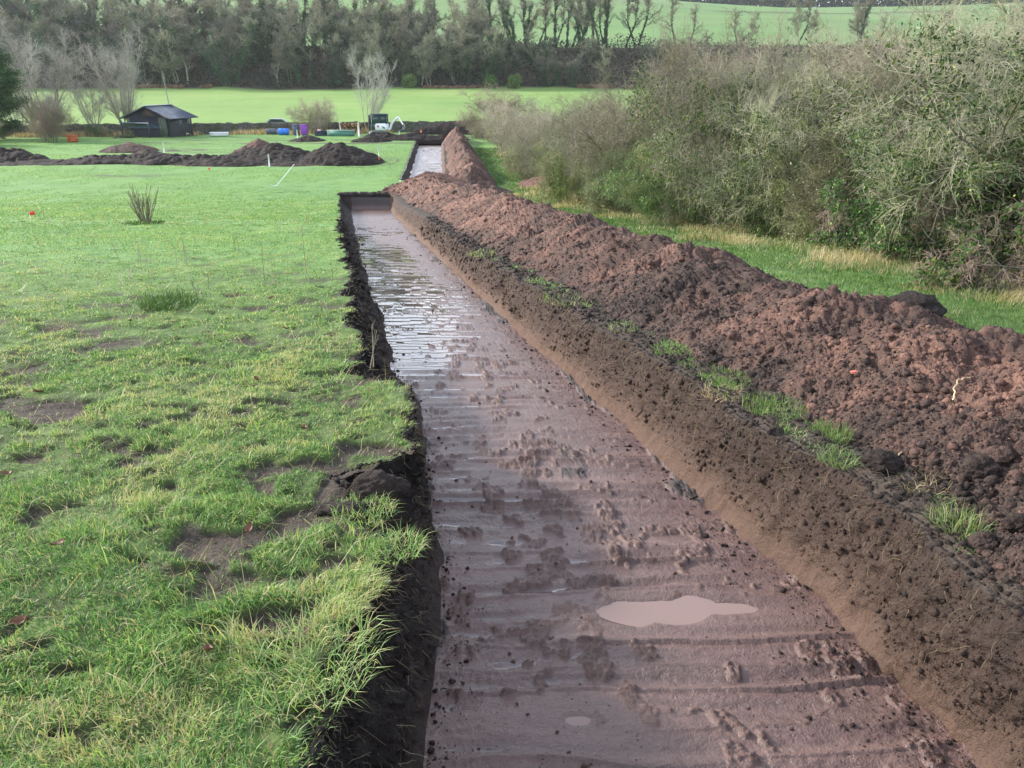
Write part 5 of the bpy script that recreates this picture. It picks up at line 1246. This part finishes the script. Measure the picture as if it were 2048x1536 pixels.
# woodpile by the wall
o = empty('log_pile', (-17.7, 96.0-.9, float(Gy(95))), rad(13), 'stack of orange-brown logs against the wall left of the digger', 'log pile'); lg = m_bark('cut log', (.18, .10, .05), (.42, .25, .12), 2)
for k in range(22):
    r_, c_ = divmod(k, 8) if k < 16 else (2, k-16); m = MB(); x = -1.6+c_*.44+(r_ % 2)*.2; zz = .18+r_*.34
    m.tube([(x, -.5, zz), (x+.02, .5, zz)], .17+.02*(k % 3), 9); m.build('log', lg, o)

# ------------------------------------------------------------------ bare shrub and dead stalks in the field
def bare_shrub(x, y, label):
    rgb = np.random.default_rng(8); o = empty('bare_shrub', (x, y, gz(x, y)), 0, label, 'shrub'); n = 26
    a = rgb.uniform(0, 6.28, n); d = np.stack([np.cos(a)*.62*rgb.random(n)**.6, np.sin(a)*.5*rgb.random(n), np.ones(n)], -1)
    P, R = grow(rgb, np.stack([.10*np.cos(a), .08*np.sin(a), a*0], -1), d, rgb.uniform(.6, 1.12, n), np.full(n, .012), 7, .06, .02, .35)
    P1, R1 = branch(rgb, P, R, 5, .3, .95, .35, (.15, .4), .7, 4, .1, .05, .006)
    V, Q = cat(tubes(P, R, 5), tubes(P1, R1, 3)); mk('stems', V, Q, mat=M['twig_brown'], parent=o)
bare_shrub(-10.25, 22.6, 'bare many-stemmed shrub standing alone in the grass field')
tuft(-10.25, 22.5, 420, .5, .12, M['clump'], 'green grass collar around the foot of the lone bare shrub', 430, tn0=.2)
def stalk(x, y, h, label, seed, n=1, lean=.05, grp=None):
    rgb = np.random.default_rng(seed); o = empty('dead_stalk', (x, y, gz(x, y)), 0, label, 'dead stalk', grp)
    P, R = grow(rgb, np.stack([rgb.normal(0, .05*n, n), rgb.normal(0, .05*n, n), np.zeros(n)], -1), np.stack([rgb.normal(0, lean, n), rgb.normal(0, lean, n), np.ones(n)], -1), h*rgb.uniform(.8, 1, n), np.full(n, .0055), 7, .04)
    P1, R1 = branch(rgb, P, R, 6, .4, .98, .5, (.04, .14), .6, 3, .1, .05, .003)
    V, Q = cat(tubes(P, R, 4), tubes(P1, R1, 3)); mk('stems', V, Q, mat=M['twig_brown'], parent=o)
stalk(-3.55, 11.2, .62, 'tall dead stalk left of the trench, left one of the two', 1)
stalk(-3.1, 11.9, .80, 'tallest thin dead stalk in a green tuft left of the trench', 2)
stalk(-3.4, 11.0, .45, 'thin leaning dead stalk between the two tall ones', 3, 1, .2)
stalk(-5.6, 12.2, .42, 'cluster of short dead stalks in the middle of the field', 4, 5, .12)
stalk(-5.2, 12.9, .55, 'thin pair of dead stalks behind the short cluster', 5, 2)
stalk(-5.6, 10.6, .30, 'leaning dead stems left of the lush dark clump', 6, 5, .9)
stalk(-7.9, 10.8, .38, 'single dead stalk at the left part of the field', 7)
stalk(-13.6, 23.8, .6, 'dead stalk near the small red flag at the left edge', 8, 2)
stalk(-4.0, 10.2, .22, 'short dead stalk by the scruffy brown patch', 9, 2)
stalk(-5.0, 14.8, .38, 'faint pair of stalks at mid field', 10, 2)
stalk(-1.35, 6.3, .42, 'dead weed stem leaning over the slumped left lip', 11, 3, .35)
# dead leaves scattered on the turf
dl = [(-1.9, 2.9), (-2.6, 3.7), (-1.25, 4.4), (-3.3, 5.2), (-2.2, 7.5), (-3.9, 7.9), (-1.7, 2.3), (-2.4, 2.4), (-1.0, 2.15), (-1.9, 5.6), (-4.6, 6.6), (-2.9, 9.4), (-1.15, 3.05), (-3.0, 3.2)]
lm = m_plain('dead leaf', (.15, .065, .03), .6, 0, .3)
for k, (x, y) in enumerate(dl):
    rgb = np.random.default_rng(k); u = np.linspace(-1, 1, 7); w_ = .014*np.sqrt(np.clip(1-u**2, 0, 1)); V = []
    for a, b in zip(u, w_): V += [(a*.026, -b, .010*a*a+.008), (a*.026, 0, .010*a*a), (a*.026, b, .010*a*a+.008)]
    V = np.array(V)@RZ(rgb.uniform(0, 6.28)).T@RX(rgb.normal(0, .3)).T*(1+.05*y)+np.array([x, y, gz(x, y)+.045])
    tag(mk('dead_leaf', V, grid_q(7, 3), mat=lm), 'brown fallen leaf lying in the near turf', 'leaf', 'fallen leaves in the turf')

# roofs glimpsed through the hedge at the right
def farbarn(x, y, L, W_, H_, rz, label, col):
    o = empty('farm_building', (x, y, bankz(x, y)-.3), rz, label, 'building'); m = MB(); m.prism([(-W_/2, 0), (W_/2, 0), (W_/2, H_*.6), (0, H_-.15), (-W_/2, H_*.6)], -L/2, L/2); m.build('wall', m_plain('barn wall', (.35, .36, .38), .7), o)
    m = MB(); s = W_/2+.5
    m.prism([(-s, H_*.55), (0, H_), (0, H_+.12), (-s, H_*.55+.12)], -L/2-.3, L/2+.3); m.prism([(0, H_), (s, H_*.55), (s, H_*.55+.12), (0, H_+.12)], -L/2-.3, L/2+.3); m.build('roof', m_plain('metal roof', col, .3, .3), o)
farbarn(112, 192, 34, 11, 5.2, rad(80), 'long pale blue-grey roofed building glimpsed through the hedge', (.45, .52, .66))
farbarn(92, 176, 20, 9, 4.4, rad(84), 'smaller white-roofed building in front of the long roof at the right', (.75, .78, .82))
print('things', round(time.time()-T0, 1))

hz_m = bpy.data.materials.new('haze'); hz_m.use_nodes = True; hn = hz_m.node_tree; hn.nodes.clear()
ho = hn.nodes.new('ShaderNodeOutputMaterial'); hv = hn.nodes.new('ShaderNodeVolumePrincipled'); hv.inputs['Color'].default_value = (.86, .91, .96, 1); hv.inputs['Density'].default_value = HAZE; hv.inputs['Anisotropy'].default_value = .3
hn.links.new(hv.outputs[0], ho.inputs['Volume'])
m = MB(); m.box((20, 800, 33), (2100, 1900, 90)); hb_ = m.build('haze', hz_m); tag(hb_, 'thin pale winter haze over the whole valley', 'haze', kind='stuff')
# ------------------------------------------------------------------ light, sky, camera
SUN_EL, SUN_AZ = 25, -66      # azimuth measured from +Y towards +X
w = bpy.data.worlds.new('World'); scene.world = w; w.use_nodes = True; nt = w.node_tree; bg = nt.nodes['Background']
sky = nt.nodes.new('ShaderNodeTexSky'); sky.sky_type = 'NISHITA'; sky.sun_disc = False; sky.sun_elevation = rad(SUN_EL); sky.sun_rotation = rad(SUN_AZ); sky.air_density = 1.0; sky.dust_density = 1.5
tc = nt.nodes.new('ShaderNodeTexCoord'); mp = nt.nodes.new('ShaderNodeMapping'); mp.inputs['Scale'].default_value = (1.5, 1.5, 4.5); nt.links.new(tc.outputs['Generated'], mp.inputs[0])
nz = nt.nodes.new('ShaderNodeTexNoise'); nz.inputs['Scale'].default_value = 1.6; nz.inputs['Detail'].default_value = 6; nz.inputs['Roughness'].default_value = .55; nt.links.new(mp.outputs[0], nz.inputs['Vector'])
rp = nt.nodes.new('ShaderNodeValToRGB'); rp.color_ramp.elements[0].position = .40; rp.color_ramp.elements[0].color = (.25, .25, .25, 1); rp.color_ramp.elements[1].position = .58; rp.color_ramp.elements[1].color = (.95,)*3+(1,); nt.links.new(nz.outputs['Fac'], rp.inputs[0])
mx = nt.nodes.new('ShaderNodeMix'); mx.data_type = 'RGBA'; sx = nt.nodes.new('ShaderNodeSeparateXYZ'); nt.links.new(tc.outputs['Generated'], sx.inputs[0]); mr_ = nt.nodes.new('ShaderNodeMapRange'); nt.links.new(sx.outputs[2], mr_.inputs[0])
for i_, v_ in enumerate((.08, .65, 1.0, .35)): mr_.inputs[i_+1].default_value = v_
mm = nt.nodes.new('ShaderNodeMath'); mm.operation = 'MULTIPLY'; nt.links.new(rp.outputs[0], mm.inputs[0]); nt.links.new(mr_.outputs[0], mm.inputs[1]); nt.links.new(mm.outputs[0], mx.inputs[0]); nt.links.new(sky.outputs[0], mx.inputs[6]); mx.inputs[7].default_value = (14.5, 15.6, 17.6, 1)
nt.links.new(mx.outputs[2], bg.inputs[0]); bg.inputs[1].default_value = .10
L = bpy.data.lights.new('Sun', 'SUN'); L.energy = 3.4; L.angle = rad(6); L.color = (1, .93, .83)
lo = bpy.data.objects.new('Sun', L); COL.objects.link(lo)
az, el_ = rad(SUN_AZ), rad(SUN_EL)
from mathutils import Vector
sd = Vector((math.sin(az)*math.cos(el_), math.cos(az)*math.cos(el_), math.sin(el_)))
lo.rotation_euler = sd.to_track_quat('Z', 'Y').to_euler()
cam = bpy.data.cameras.new('Camera'); co = bpy.data.objects.new('Camera', cam); COL.objects.link(co)
cam.sensor_width = 36; cam.lens = 28.25; cam.clip_start = .05; cam.clip_end = 4000
co.location = (0, 0, 1.6); co.rotation_euler = (rad(90-21.035), 0, 0); scene.camera = co
scene.view_settings.view_transform = 'Standard'; scene.view_settings.look = 'None'; scene.view_settings.exposure = 1.18; scene.view_settings.gamma = 1
scene.cycles.max_bounces = 6; scene.cycles.diffuse_bounces = 3; scene.cycles.glossy_bounces = 2; scene.cycles.transmission_bounces = 2; scene.cycles.volume_bounces = 1
scene.cycles.use_adaptive_sampling = True
print('done', round(time.time()-T0, 1), sum(len(m.vertices) for m in bpy.data.meshes))
